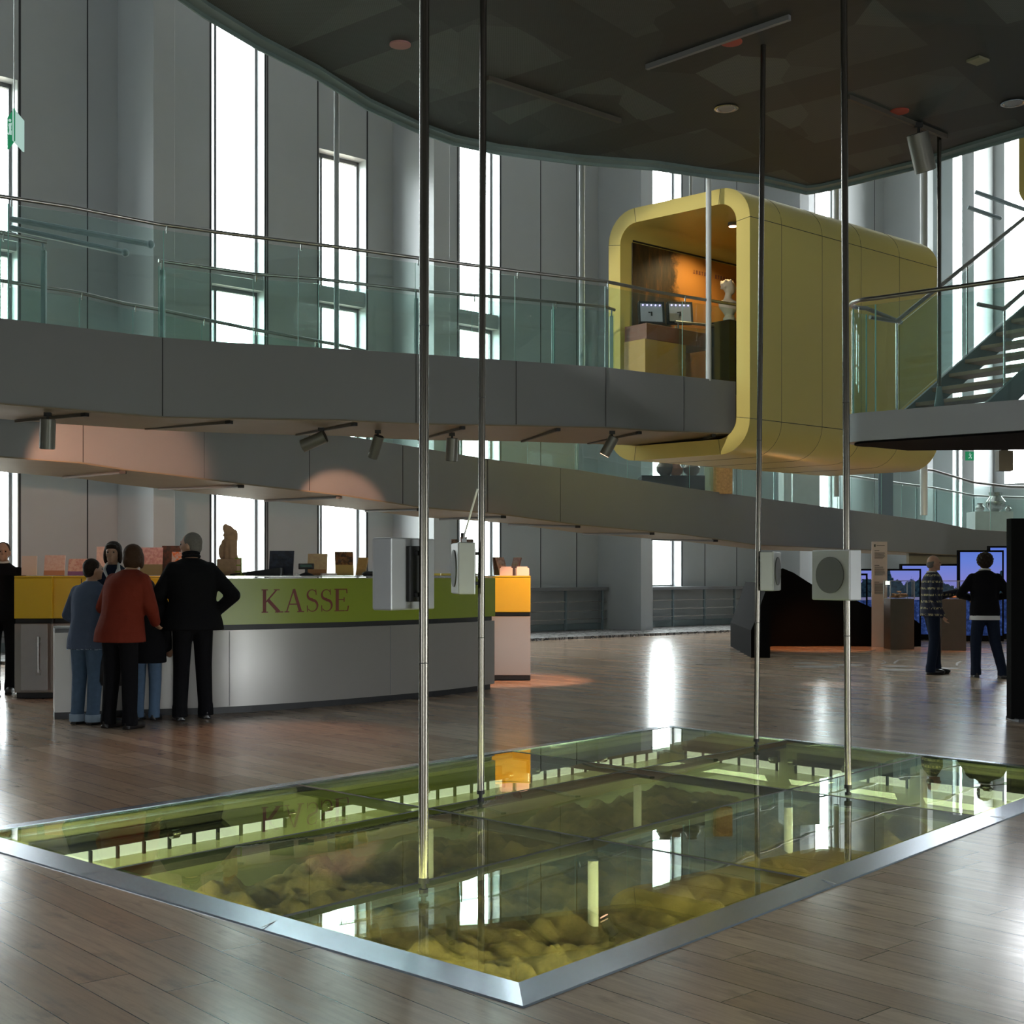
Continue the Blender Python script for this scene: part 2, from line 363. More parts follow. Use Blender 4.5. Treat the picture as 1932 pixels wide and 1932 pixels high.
# facade ----------------------------------------------------------------
D = Vector((.7486, .6631, 0)); NV = Vector((.6631, -.7486, 0)); B0 = Vector((-7.32, 24.58, 0))
def fac(s, n, z): q = B0+D*s+NV*n; return Vector((q.x, q.y, z))
def s_of(px, n=0):
    u = (px-966)/F; b = B0+NV*n; return (b.x-u*b.y)/(u*D.y-D.x)
RZF = math.atan2(D.y, D.x)
def fbox(m_, s0, s1, n0, n1, z0, z1, mi=0):
    c = fac((s0+s1)/2, (n0+n1)/2, (z0+z1)/2); m_.box(c, (s1-s0, abs(n1-n0), z1-z0), RZF, mi)
ROOF = 17.0
ops = [(-9.6, -8.4, ROOF-.4), (-5.9, -4.8, ROOF-.4), (-3.05, -1.86, 10.1), (1.95, 3.12, ROOF-.4), (4.43, 5.61, 10.25), (8.17, 9.39, ROOF-.4), (14.45, 15.75, ROOF-.4), (21.7, 22.9, ROOF-.4)]
SILL = 1.06
m_ = MB(); s = -13.5
for a, b, zt in ops:
    fbox(m_, s, a, -.4, 0, 0, ROOF); fbox(m_, a, b, -.4, 0, 0, SILL); fbox(m_, a, b, -.4, 0, zt, ROOF)
    fbox(m_, a, b, -.36, -.06, 7.1, 7.42); s = b
fbox(m_, s, 28.4, -.4, 0, 0, ROOF)
for px in (38, 165, 505, 1020, 1088, 1330, 1390, 1580, 1650):
    q = s_of(px); fbox(m_, q-.012, q+.012, 0, .004, SILL, ROOF, 1)
for a, b, zt in ops:
    fbox(m_, a-.05, a-.02, 0, .006, SILL, ROOF, 1); fbox(m_, b+.02, b+.05, 0, .006, SILL, ROOF, 1)
m_.build('wall_back', [M['wall'], M['joint']], kind='structure')
for i, (a, b, zt) in enumerate(ops):
    t = thing('window_%d' % (i+1), None, None, fac((a+b)/2, -.3, SILL), 0, kind='structure')
    m_ = MB()
    for z0, z1 in ((SILL, 7.1), (7.42, zt)):
        fbox(m_, a, a+.05, -.36, -.28, z0, z1); fbox(m_, b-.05, b, -.36, -.28, z0, z1); fbox(m_, a+.2, a+.26, -.36, -.28, z0, z1)
        fbox(m_, a, b, -.36, -.28, z0, z0+.06); fbox(m_, a, b, -.36, -.28, z1-.08, z1)
    m_.build('window_frame', M['fascia'], t)
    g = MB(); fbox(g, a, b, -.33, -.32, SILL, zt); g.build('pane', M['wglass'], t)
# fins
nm = ['first', 'second', 'third', 'fourth', 'fifth']
for i in range(-1, 5):
    s0 = 6.32*i
    m_ = MB(); fbox(m_, s0, s0+.42, 0, 1.45, 0, ROOF)
    lab = ['grey fin pillar off the left side of the hall', 'grey fin pillar behind the left end of the ticket counter', 'grey fin pillar rising behind the thick front pole',
           'grey fin pillar standing on the cobbles beside the lower window', 'grey fin pillar behind the yellow box', 'grey fin pillar farthest back behind the staircase'][i+1]
    tag(m_.build('fin_pillar', M['wall'], bevel=.01), lab, 'pillar')
# right end wall
E2 = Vector((.663, -.7486, 0)); R0 = fac(27.7, 0, 0)
def rbox(m_, s0, s1, n0, n1, z0, z1, mi=0):
    nn = Vector((-.7486, -.663, 0)); c = R0+E2*((s0+s1)/2)+nn*((n0+n1)/2); m_.box((c.x, c.y, (z0+z1)/2), (s1-s0, n1-n0, z1-z0), math.atan2(E2.y, E2.x), mi)
m_ = MB(); rbox(m_, -.3, .95, -.4, 0, 0, ROOF); rbox(m_, .95, 1.9, -.4, 0, 6.3, 6.7); rbox(m_, .95, 1.9, -.4, 0, ROOF-.3, ROOF); rbox(m_, 1.9, 2.7, -.4, 0, 0, ROOF); rbox(m_, 5.6, 8, -.4, 0, 0, ROOF); rbox(m_, 2.7, 5.6, -.4, 0, 0, 4.2)
m_.build('wall_right', M['wall'], kind='structure')
t = thing('window_9', None, None, tuple(R0+E2*1.4), 0, kind='structure')
g = MB(); rbox(g, .95, 1.9, -.3, -.29, 0, ROOF-.3); g.build('pane', M['wglass'], t)
g = MB(); rbox(g, .95, 1.02, -.34, -.25, 0, 6.3); rbox(g, 1.83, 1.9, -.34, -.25, 0, 6.3); g.build('window_frame', M['fascia'], t)
m_ = MB(); rbox(m_, 1.95, 2.35, 0, 1.2, 0, ROOF); tag(m_.build('fin_pillar', M['wall'], bevel=.01), 'grey fin pillar beside the tall bright slot at the right edge', 'pillar')
qe = R0+E2*8
m_ = MB(); m_.bb(qe.x-.1, qe.x+.3, 24, qe.y+.3, 0, ROOF); m_.bb(qe.x-.1, qe.x+.3, 8, 24, 0, ROOF); m_.bb(10.4, 19, 7.6, 8, 0, ROOF); m_.bb(10.4, 10.8, -10, -2, 0, ROOF); m_.bb(10.4, 10.8, -2, 6, 0, .5); m_.bb(10.4, 10.8, -2, 6, 1.6, ROOF); m_.bb(10.4, 10.8, 6, 8, 0, ROOF); m_.build('wall_side', M['wall'], kind='structure')  # near section and its low opening added out of view for the fill lamp
m_ = MB(); m_.bb(-17.2, -16.9, -10, 16, 0, ROOF); m_.bb(-6.4, -6, -10, -4, 0, ROOF); m_.bb(-6.4, -6, -4, 2, 0, .5); m_.bb(-6.4, -6, -4, 2, 1.6, ROOF); m_.bb(-17, -6, 2, 2.4, 0, ROOF); m_.build('wall_left', M['wall'], kind='structure')  # inner wall with low opening added out of view to carry light in
m_ = MB(); m_.bb(-17, -1, -10, -9.7, 0, ROOF); m_.bb(8, 19, -10, -9.7, 0, ROOF); m_.bb(-1, 8, -10, -9.7, 1.6, ROOF); m_.bb(4.5, 8, -10, -9.7, 0, 1.6); m_.build('wall_front', M['wall'], kind='structure')
m_ = MB(); m_.prism([(-17.2, -10), (19.2, -10), (19.2, 45), (13.5, 43.7), (-17.2, 16.5)], ROOF, ROOF+.3); m_.build('roof', M['wall'], kind='structure')
# sill shelf and heater grille in the bays that show
for k, (a, b) in enumerate(((-5.8, 0), (.43, 6.3), (6.75, 12.6), (13.1, 18.9))):
    t = thing('sill_shelf', ['grey sill shelf over convector bars at the far left', 'grey sill shelf over convector bars behind the ticket counter', 'grey sill shelf over convector bars left of the cobble pillar', 'grey sill shelf over convector bars right of the cobble pillar'][k], 'shelf', fac((a+b)/2, .2, .05))
    m_ = MB(); fbox(m_, a, b, 0, .42, 1.0, 1.08); m_.build('shelf_board', M['fascia'], t, bevel=.01)
    q = a+.7
    while q < b: m_ = MB(); fbox(m_, q-.02, q+.02, .3, .36, .03, 1.0); m_.build('upright', M['postblue'], t); q += 1.25
    for z in (.3, .5, .72): m_ = MB(); fbox(m_, a, b, .31, .34, z, z+.025); m_.build('rail_bar', M['darksteel'], t)
    m_ = MB(); fbox(m_, a, b, .02, .2, .05, .2); m_.build('convector', M['postblue'], t)
m_ = MB(); fbox(m_, -12, 25.5, 1.46, 2.75, 0, .05)
for i in range(-1, 5): fbox(m_, 6.32*i+.43, 6.32*i+6.31, .43, 1.46, 0, .05)
tag(m_.build('cobble_strip', M['cobble']), 'strip of grey cobble stones along the foot of the window wall', 'cobbles', kind='stuff')

# ceiling ---------------------------------------------------------------
ZC = 5.6
ce = [(-600, -600), (-100, -350), (150, -180), (300, -66), (394, 4), (497, 68), (600, 122), (700, 186), (792, 229), (860, 254), (944, 272), (1089, 291), (1240, 303), (1340, 318), (1433, 329), (1523, 350), (1546, 347), (1589, 337), (1719, 304), (1802, 277), (1932, 238), (2200, 150)]
cp = [PZ(a, b, ZC) for a, b in ce]
poly = [(q.x, q.y) for q in cp]+[(7.6, 8.5), (9.5, 2), (9.5, -9.6), (-5.2, -9.6), (-4.7, 1)]
m_ = MB(); m_.prism(poly, ZC, ZC+.55); m_.build('ceiling', M['ceiling'], kind='structure')
m_ = MB(); A = [(q.x, q.y) for q in cp]
cen = Vector((1.5, 4)); Bp = [tuple(Vector(a)+(Vector(a)-cen).normalized()*.13) for a in A]
m_.strip(A, Bp, [ZC-.03]*len(A), [ZC+.0]*len(A)); m_.strip(Bp, [tuple(Vector(a)+(Vector(a)-cen).normalized()*.02) for a in Bp], [ZC-.06]*len(A), [ZC+.55]*len(A))
m_.build('trim_1', M['edgetrim'], kind='structure')
def ctrack(a, b, z=ZC, r=.018):
    p0 = PZ(*a, z-.02); p1 = PZ(*b, z-.02); m = MB(); d = (p1-p0); L = d.length; c = (p0+p1)/2
    m.box(c, (L, .035, .04), math.atan2(d.y, d.x)); return m
for k, (a, b, lab) in enumerate((((920, 147), (1170, 228), 'thin grey lighting track on the dark ceiling above the left poles'), ((1220, 127), (1490, 33), 'pale lighting track on the dark ceiling near the top edge'), ((1600, 183), (1785, 258), 'thin lighting track carrying the big grey spotlight'))):
    tag(ctrack(a, b).build('ceiling_track', M['fascia'] if k == 1 else M['plinth']), lab, 'lighting track')
def disc(px, py, r, mat, name, lab, cat, z=ZC):
    p = PZ(px, py, z); m = MB(); m.tube([(p.x, p.y, z-.012), (p.x, p.y, z)], r, 24); return tag(m.build(name, mat), lab, cat)
M['pinkd'] = mk('cover_pink', (.42, .22, .22), .6); M['redd'] = mk('cover_red', (.35, .06, .04), .6); M['olive'] = mk('vent_olive', (.2, .2, .13), .6)
disc(755, 83, .085, M['pinkd'], 'ceiling_cover', 'pale pink round cover in the dark ceiling at upper left', 'cover')
disc(1380, 78, .085, M['redd'], 'ceiling_cover', 'dull red round cover beside the pale ceiling track', 'cover')
disc(1697, 209, .085, M['redd'], 'ceiling_cover', 'small orange red round cover above the big grey spotlight', 'cover')
p = PZ(1845, 112, ZC); m_ = MB(); m_.box((p.x, p.y, ZC-.01), (.14, .12, .02), R(35)); tag(m_.build('ceiling_vent', M['olive']), 'small olive square vent in the ceiling at upper right', 'vent')
for k, (px, py) in enumerate(((1370, 203), (1912, 193))):
    p = PZ(px, py, ZC); t = thing('downlight', ['round recessed downlight above the yellow box', 'round recessed downlight at the right picture edge'][k], 'ceiling light', (p.x, p.y, ZC-.03))
    m = MB(); n = 28
    m.add([(p.x+r*math.cos(2*PI*i/n), p.y+r*math.sin(2*PI*i/n), z) for r, z in ((.11, ZC-.012), (.092, ZC-.012), (.075, ZC+.0)) for i in range(n)], [(j*n+i, j*n+(i+1) % n, (j+1)*n+(i+1) % n, (j+1)*n+i) for j in range(2) for i in range(n)])
    m.build('reflector_ring', M['steel'], t, smooth=True)
    m = MB(); m.tube([(p.x, p.y, ZC-.008), (p.x, p.y, ZC-.002)], .076, 24); m.build('lamp_lens', M['alu'], t)

# ------------------------------------------------------------------ glass floor pit
cen = (pit[0]+pit[1]+pit[2]+pit[3])/4
def inset(poly_, d):
    r = []; n = len(poly_)
    for i in range(n):
        a, b, c = poly_[i-1], poly_[i], poly_[(i+1) % n]
        e1 = (b-a).normalized(); e2 = (c-b).normalized(); n1 = Vector((-e1.y, e1.x, 0)); n2 = Vector((-e2.y, e2.x, 0))
        k = (n1+n2).normalized(); r.append(b+k*(d/max(.3, k.dot(n1))))
    return r
inn = inset(pit, .15); inn2 = inset(pit, .155)
T = thing('glass_floor_pit', 'lit excavation pit under walkable glass panels with a steel frame', 'display pit', tuple(cen))
for i in range(4):
    a, b = pit[i], pit[(i+1) % 4]; c, d = inn[(i+1) % 4], inn[i]
    m = MB(); m.add([(*a.xy, 0), (*b.xy, 0), (*c.xy, 0), (*d.xy, 0), (*(a+(d-a)*.03).xy, .006), (*(b+(c-b)*.03).xy, .006), (*c.xy, .017), (*d.xy, .017)],
                    [(0, 1, 2, 3), (4, 7, 6, 5), (0, 4, 5, 1), (1, 5, 6, 2), (2, 6, 7, 3), (3, 7, 4, 0)])
    f_ = m.build('frame_rail', M['frame'], T)
    for k in (.34, .67):
        m = MB(); p0 = a+(b-a)*k; p1 = d+(c-d)*k; dd = p1-p0; m.box(((p0+p1)/2).xy.to_3d()+Vector((0, 0, .0125)), (dd.length*.9, .004, .002), math.atan2(dd.y, dd.x)); m.build('seam', M['steel'], f_)
def bil(u, v, z=0):
    q = (inn2[0]*(1-u)+inn2[1]*u)*(1-v)+(inn2[3]*(1-u)+inn2[2]*u)*v; return Vector((q.x, q.y, z))
g = .004
for i in range(3):
    for j in range(3):
        u0, u1, v0, v1 = i/3+g, (i+1)/3-g, j/3+g, (j+1)/3-g
        pl = [bil(u0, v0), bil(u1, v0), bil(u1, v1), bil(u0, v1)]; m = MB(); m.prism([q.xy for q in pl], -.012, .014); m.build('glass_panel', M['pitglass'], T)
DEEP = -.62
for k in (1, 2):
    for (a, b) in ((bil(k/3, 0), bil(k/3, 1)), (bil(0, k/3), bil(1, k/3))):
        d = b-a; m = MB(); c = (a+b)/2; m.box((c.x, c.y, .001), (d.length, .03, .022), math.atan2(d.y, d.x)); m.box((c.x, c.y, -.028), (d.length, .014, .04), math.atan2(d.y, d.x)); m.build('glazing_beam', M['postblue'] if 0 else M['joint'], T)
m = MB()
for i in range(4):
    a, b = inn[i], inn[(i+1) % 4]; o1, o2 = pit[i], pit[(i+1) % 4]; m.prism([a.xy, b.xy, o2.xy, o1.xy], DEEP, -.002)
m.prism([q.xy for q in pit], DEEP-.1, DEEP); m.build('pit_lining', M['cream'], T)
for (a, b) in ((1/3, 1/3), (1/3, 2/3), (2/3, 1/3), (2/3, 2/3)):
    q = bil(a, b); m = MB(); m.tube([(q.x, q.y, DEEP), (q.x, q.y, -.1)], .028, 14); m.build('support_post', M['cloth_white'], T, smooth=True)
# sand
from mathutils import noise as NZ
m = MB(); nu, nv = 260, 160; vs = []
for j in range(nv+1):
    for i in range(nu+1):
        u, v = i/nu, j/nv; q = bil(u, v)
        mask = min(1, min(u*14+.5, (1-u)*9, v*30+.5, (1-v)*7)); mask = max(0, mask); mask = mask*mask*(3-2*mask)
        p3 = Vector((q.x, q.y, 0))
        pr = Vector((p3.x*.8-p3.y*.8, (p3.x+p3.y)*2.2, 0)); h = NZ.fractal(pr*1.2, .8, 2.2, 6)*.06+abs(NZ.noise(pr*1.6+Vector((5, 1, 0))))*.10-max(0, NZ.noise(Vector((pr.x*1.2, pr.y*.8, 3))))*.10+NZ.fractal(p3*4.5, .9, 2.0, 4)*.035-abs(NZ.noise(pr*3.1))*.07+NZ.noise(p3*9)*.014
        vs.append((q.x, q.y, DEEP-.01+mask*(.22+h*1.15)))
m.add(vs, [(j*(nu+1)+i, j*(nu+1)+i+1, (j+1)*(nu+1)+i+1, (j+1)*(nu+1)+i) for j in range(nv) for i in range(nu)])
tag(m.build('excavated_sand', M['sand'], smooth=True), 'rutted yellow sand lying on the bottom of the glazed pit', 'sand', kind='stuff')
# strip lights along the two far walls
lf, bk, rt = inn2[3], inn2[2], inn2[1]
def striplight(a, b, t0, t1, lab):
    d = (b-a).normalized(); nn = Vector((d.y, -d.x, 0))
    if (cen-a).dot(nn) < 0: nn = -nn
    p0 = a+(b-a)*t0; p1 = a+(b-a)*t1; L = (p1-p0).length; rz = math.atan2(d.y, d.x); c = (p0+p1)/2
    t = thing('pit_strip_light', lab, 'strip light', (c.x, c.y, -.25), group='strip lights along the pit walls')
    q = c+nn*.02; m = MB(); m.box((q.x, q.y, -.125), (L, .03, .095), rz); m.build('gear_tray', M['black'], t)
    q0c = c+nn*.16; q = c+nn*.03; m = MB(); m.box((q.x, q.y, -.205), (L, .02, .06), rz); m.build('tube_lamp', M['tube'], t)
    nl = max(1, round(L/.18))
    for k in range(nl+1): q = p0+d*(L*k/nl)+nn*.05; m = MB(); m.box((q.x, q.y, -.205), (.014, .02, .07), rz); m.build('louvre', M['black'], t)
    al = area('pit_tube_fill_light', (q0c.x, q0c.y, -.24), (0, 0, 0), L*.95, .06, 7*L, (.95, 1, .6)); al.rotation_euler = (Vector((nn.x, nn.y, -.75))).to_track_quat('-Z', 'Y').to_euler()
    m = MB(); q0 = p0+nn*.1; q1 = p1+nn*.1; m.tube([(q0.x, q0.y, -.13), (q1.x, q1.y, -.145)], .020, 10); m.build('housing', M['black'], t, smooth=True)
    n = max(2, round(L/.75))
    for i in range(n+1):
        q = q0+(q1-q0)*(i/n); m = MB(); m.tube([tuple(q-d*.025)[:2]+(-.145,), tuple(q+d*.025)[:2]+(-.145,)], .028, 10); m.build('end_cap', M['steel'], t, smooth=True)
st = 'fluorescent strip light with louvres in the pit, '
striplight(lf, bk, .04, .31, st+'nearest the left corner'); striplight(lf, bk, .36, .64, st+'middle of the long side'); striplight(lf, bk, .69, .96, st+'at the far end of the long side')
striplight(rt, bk, .68, .94, st+'just right of the far corner'); striplight(rt, bk, .36, .63, st+'between the two right poles'); striplight(rt, bk, .05, .31, st+'nearest the right picture edge')
for (a, b) in ((inn2[0], inn2[3]), (inn2[0], inn2[1])):
    d = b-a; c = (a+b)/2; nn = Vector((-d.y, d.x, 0)).normalized(); nn = nn if (cen-c).dot(nn) > 0 else -nn; c += nn*.1
    al = area('pit_tube_fill_light', (c.x, c.y, -.12), (0, 0, 0), d.length*.9, .06, 22*d.length, (1, .90, .45)); al.rotation_euler = (Vector((nn.x, nn.y, -.6))).to_track_quat('-Z', 'Y').to_euler()  # added lamps without tubes at the near walls, brighten the front sand

# ------------------------------------------------------------------ poles and loudspeakers
def pole(px, py, topdx, lab):
    b = FL(px, py); m = MB(); t = thing('steel_pole', lab, 'pole', (b.x, b.y, .014))
    m.tube([(b.x, b.y, .075), (b.x+topdx, b.y, ZC)], .021, 20); m.build('pole_tube', M['pole'], t, smooth=True)
    m = MB(); m.tube([(b.x, b.y, .014), (b.x, b.y, .03), (b.x, b.y, .03), (b.x, b.y, .055), (b.x, b.y, .055), (b.x, b.y, .078)], [.02, .02, .011, .011, .024, .024], 14); m.build('foot_joint', M['black'], t, smooth=True)
    for z in (1.0, 2.45):
        f = z/ZC*topdx; m = MB(); m.tube([(b.x+f, b.y, z), (b.x+f, b.y, z+.004)], .0216, 20); m.build('tube_joint', M['black'], t)
    return b
p1 = pole(799, 1690, .006, 'thick steel pole nearest the camera, left of centre'); p2 = pole(907, 1515, .018, 'slim steel pole with a white cable, second from left')
p3 = pole(1427, 1412, .055, 'slim steel pole farthest back on the glass'); p4 = pole(1600, 1504, -.03, 'steel pole carrying the loudspeaker with the visible round grille')
sp0 = thing('pole_loudspeaker', 'x', 'loudspeaker'); local(sp0)
m = MB(); m.box((0, 0, 0), (.31, .10, .31)); m.build('cabinet', M['alu'], sp0, bevel=.006)
m = MB(); m.box((0, -.052, 0), (.30, .008, .30)); m.build('front_plate', M['alu'], sp0, bevel=.003)
m = MB(); m.tube([(0, -.057, 0), (0, -.064, 0)], .112, 32); m.build('grille', mk('grille_grey', (.07, .07, .075), .6), sp0, smooth=True)
m = MB(); m.box((0, .058, 0), (.10, .02, .24)); m.box((0, .072, .09), (.04, .03, .02)); m.box((0, .072, -.09), (.04, .03, .02)); m.box((-.06, .06, .03), (.02, .02, .2)); m.build('bracket', M['black'], sp0, bevel=.003)
def place_sp(pb, phi, z, lab, first=False):
    n = Vector((math.sin(phi), -math.cos(phi), 0)); loc = Vector((pb.x+.003, pb.y, z))+n*.108
    if first: sp0.location = loc; sp0.rotation_euler = (0, 0, phi); sp0['label'] = lab
    else: dup(sp0, loc, phi, lab)
place_sp(p1, R(237), 1.385, 'grey loudspeaker box seen from behind on the thickest pole', True)
place_sp(p2, R(-80), 1.42, 'narrow side view loudspeaker box with white cable on second pole')
place_sp(p3, R(68), 1.41, 'loudspeaker box facing right on the pole farthest back')
place_sp(p4, R(-56), 1.38, 'loudspeaker box with big round grille on the rightmost pole')
m = MB(); b = p2; m.tube([(b.x-.1, b.y-.01, 1.57), (b.x-.1, b.y-.01, 1.62), (b.x-.07, b.y-.01, 1.72), (b.x-.03, b.y-.02, 1.86), (b.x-.018, b.y-.02, 1.9)], .006, 8); m.box((b.x-.1, b.y-.01, 1.585), (.03, .03, .03))
tag(m.build('speaker_cable', M['cloth_white'], smooth=True), 'white cable looping from the slim pole to its loudspeaker', 'cable')

# ------------------------------------------------------------------ upper walkway
def curve(pts, n=5):      # smooth polyline in (px, ...) space by linear resample + smoothing
    return pts
UW = [(-420, 11.6, 745, 330), (-150, 12.5, 758, 352), (0, 12.99, 763, 367), (132, 13.43, 774, 387), (298, 14.03, 788, 420), (430, 14.35, 791, 438), (640, 14.75, 794, 464), (792, 15.11, 801, 485), (974, 15.59, 804, 509), (1143, 16.07, 808, 529), (1240, 16.58, 814, 549), (1388, 17.26, 819, 573)]
UD = 3.9
UA = [P(a, 0, y) for a, y, _, _ in UW]; UB0 = [P(a, b, y).z for a, y, b, _ in UW]; URZ = [P(a, b, y).z for a, y, _, b in UW]
rear = [(-420, 12.9), (-150, 13.6), (0, 14.2), (132, 14.7), (298, 15.25), (477, 15.85), (640, 16.35), (792, 16.85), (974, 17.35), (1160, 18.1), (1250, 18.5), (1388, 18.9)]
UBk = [P(a, 0, y) for a, y in rear]
def v2(L): return [(q.x, q.y) for q in L]
def mid(A, B, f): return [tuple(Vector(a)*(1-f)+Vector(b)*f) for a, b in zip(A, B)]
T = thing('upper_walkway', 'curved grey upper walkway running into the yellow box', 'walkway', tuple(UA[5]))
A, B = v2(UA), v2(UBk); n = len(A)
m = MB(); m.strip(A, mid(A, B, .05), [z+.012 for z in UB0], [UD]*n); m.build('fascia', M['fascia'], T, smooth=True)
m = MB(); m.strip(mid(A, B, .95), B, [z+.012 for z in UB0], [UD]*n); m.build('rear_fascia', M['fascia'], T)
m = MB(); m.strip(A, B, UB0, [z+.02 for z in UB0]); m.build('soffit', M['soffit'], T)
m = MB(); m.strip(mid(A, B, .05), mid(A, B, .95), [UD-.12]*n, [UD-.02]*n); m.build('deck', M['deck'], T)
def interp(W, px, k):
    for a, b in zip(W, W[1:]):
        if a[0] <= px <= b[0]: f = (px-a[0])/(b[0]-a[0]); return a[k]*(1-f)+b[k]*f
    return W[-1][k] if px > W[-1][0] else W[0][k]
jm = MB()
for px in (307, 785, 974, 1143, 1290):
    y = interp(UW, px, 1)-.004; a = P(px, 0, y); zb = P(px, interp(UW, px, 2), y).z+.02; jm.bb(a.x-.004, a.x+.004, a.y-.004, a.y+.004, zb, UD-.005)
jm.build('panel_joint', M['joint'], T)
# lighting tracks under the soffit
tm = []
for k, (x0, x1) in enumerate(((160, 30), (432, 275), (668, 560), (872, 790), (1052, 985), (1205, 1110), (1345, 1290))):
    f0 = interp(UW, x0, 1)+.12; f1 = interp(rear, x1, 1)-.1; z = P(x0, interp(UW, x0, 2), interp(UW, x0, 1)).z-.02
    a = P(x0, 0, f0); b = P(x1, 0, f1); a.z = b.z = z; d = b-a; m = MB(); m.box((a+b)/2, (d.length, .035, .03), math.atan2(d.y, d.x), 0); m.box(a, (.07, .05, .035), math.atan2(d.y, d.x), 1)
    m.build('lighting_track', [M['plinth'], M['black']], T)
def balustrade(nm_, lab, pts, zd, zr, seams, rr=.021, glassdrop=.06, posts=(), pw=.05, cat='railing', off=.03):
    # pts: list of (px, Y) ; zd deck heights ; zr rail heights
    t = thing(nm_, lab, cat, tuple(P(pts[0][0], 0, pts[0][1]).xy)+(zd[0],))
    Z = [(p[0], p[1], d, r) for p, d, r in zip(pts, zd, zr)]
    # fine resample
    xs = sorted(set([p[0] for p in pts]+list(seams)))
    xs = [x for x in xs if pts[0][0] <= x <= pts[-1][0]]
    rail = []
    for x in xs:
        y = interp(Z, x, 1); q = P(x, 0, y); q.z = interp(Z, x, 3); rail.append(q)
    m = MB(); m.tube(rail, rr, 12); m.build('handrail', M['darksteel'], t, smooth=True)
    ss = [pts[0][0]]+[s_ for s_ in seams if pts[0][0] < s_ < pts[-1][0]]+[pts[-1][0]]
    for a, b in zip(ss, ss[1:]):
        sub = [x for x in xs if a <= x <= b]; L = []
        for k, x in enumerate(sub):
            xx = x+(1.0 if k == 0 else 0)-(1.0 if k == len(sub)-1 else 0)
            y = interp(Z, xx, 1); q = P(xx, 0, y); L.append((q.x, q.y, interp(Z, xx, 2), interp(Z, xx, 3)-glassdrop))
        m = MB(); m.strip([(q[0], q[1]) for q in L], [(q[0], q[1]+.012) for q in L], [q[2]+.01 for q in L], [q[3] for q in L]); gp = m.build('glass_panel', M['glass'], t)
        q = L[0]; m = MB(); m.bb(q[0]-.007, q[0]-.001, q[1], q[1]+.013, q[2]+.01, q[3]); m.build('glass_edge', M['edge'], gp)
        m = MB(); m.tube([(q[0]+.03, q[1], q[3]-.03), (q[0]+.03, q[1]+.0, q[3]+glassdrop)], .008, 6); m.build('clamp', M['steel'], gp)
    for x in posts:
        y = interp(Z, x, 1); q = P(x, 0, y); zt = interp(Z, x, 3); m = MB(); m.bb(q.x-pw/2, q.x+pw/2, q.y+.02, q.y+.075, interp(Z, x, 2), zt-.09); m.tube([(q.x, q.y+.03, zt-.1), (q.x, q.y, zt)], .012, 8); m.build('post', M['postblue'], t, bevel=.004)
    return t
balustrade('glass_railing', 'long glass railing with steel handrail on the front of the upper walkway', [(a, y+.06) for a, y, _, _ in UW], [UD]*n, URZ, (-200, 15, 308, 562, 783, 971, 1141, 1287))
def rz_at(py, px): return P(px, py, interp(rear, px, 1)).z
def rearrail(pp, lab, posts, seams): balustrade('glass_railing', lab, [(a, interp(rear, a, 1)-.12) for a, b in pp], [UD-.02]*len(pp), [P(a, b, interp(rear, a, 1)-.12).z for a, b in pp], seams, .02, .06, posts)
rearrail([(-300, 405), (0, 439), (88, 457)], 'short glass railing ending in a post at the far left of the upper walkway', (80,), (0,))
rearrail([(299, 492), (477, 517), (600, 526), (792, 549), (974, 563), (1143, 579), (1160, 585)], 'glass railing with grey posts along the back of the upper walkway', (305, 785, 1044, 1154), (477, 600, 890, 1044))
rearrail([(1274, 607), (1388, 619)], 'short glass railing inside the mouth of the yellow box', (1280, 1372), ())

# hanging round columns
for px, Y, zb, r, lab in ((635, 17.2, 3.4, .035, 'round grey hanger column in front of the second tall window'), (1098, 18.6, 3.9, .04, 'round grey hanger column left of the yellow box'), (1337, 17.06, 3.88, .036, 'round grey hanger column in front of the yellow box opening'),
                          (1303, 25.0, 2.9, .03, 'thin hanger column behind the top of the yellow box'), (1578, 24, 2.8, .05, 'hanger column behind the middle of the yellow box'), (1743, 27, 2.6, .075, 'bright hanger column behind the far end of the yellow box')):
    a = P(px, 0, Y); m = MB(); m.tube([(a.x, a.y, zb), (a.x, a.y, ROOF)], r, 16); tag(m.build('hanger_column', M['wall'], smooth=True), lab, 'column')
for a, b, Y, lab in (((20, 413), (284, 461), 19.5, 'upper grey wall bar on the facade at far left'), ((20, 430), (236, 477), 19.6, 'lower grey wall bar on the facade at far left'), ((1840, 362), (1932, 395), 36, 'diagonal bar crossing the light wall at the upper right'), ((1826, 391), (1886, 412), 36, 'short diagonal bar ending on the light wall at right')):
    m = MB(); q0, q1 = P(*a, Y), P(*b, Y); m.tube([q0, q1], .045 if Y < 30 else .06, 8); m.ell(q1, .06); tag(m.build('wall_bar', M['postblue'], smooth=True), lab, 'bar')

# ------------------------------------------------------------------ lower ramp
LR = [(-300, 15.2, 2.86, 3.85, 5.0), (0, 16, 2.80, 3.78, 4.95), (149, 16.6, 2.78, 3.72, 4.93), (232, 17.0, 2.73, 3.66, 4.88), (298, 17.25, 2.70, 3.6, 4.85), (470, 18.0, 2.60, 3.5, 4.74), (640, 18.6, 2.50, 3.35, 4.62), (792, 19.2, 2.355, 3.225, 4.45), (941, 19.9, 2.29, 3.10, 4.25),
      (1090, 20.8, 2.165, 3.03, 4.15), (1292, 23, 2.075, 2.90, 4.0), (1431, 25, 1.94, 2.84, 3.9), (1590, 27.5, 1.92, 2.75, 3.82), (1700, 29, 1.88, 2.65, 3.75), (1760, 29.5, 1.84, 2.58, 3.72), (1838, 30, 1.8, 2.41, 3.48), (1905, 30.2, 1.75, 2.37, 3.4), (2100, 30.2, 1.7, 2.3, 3.35)]
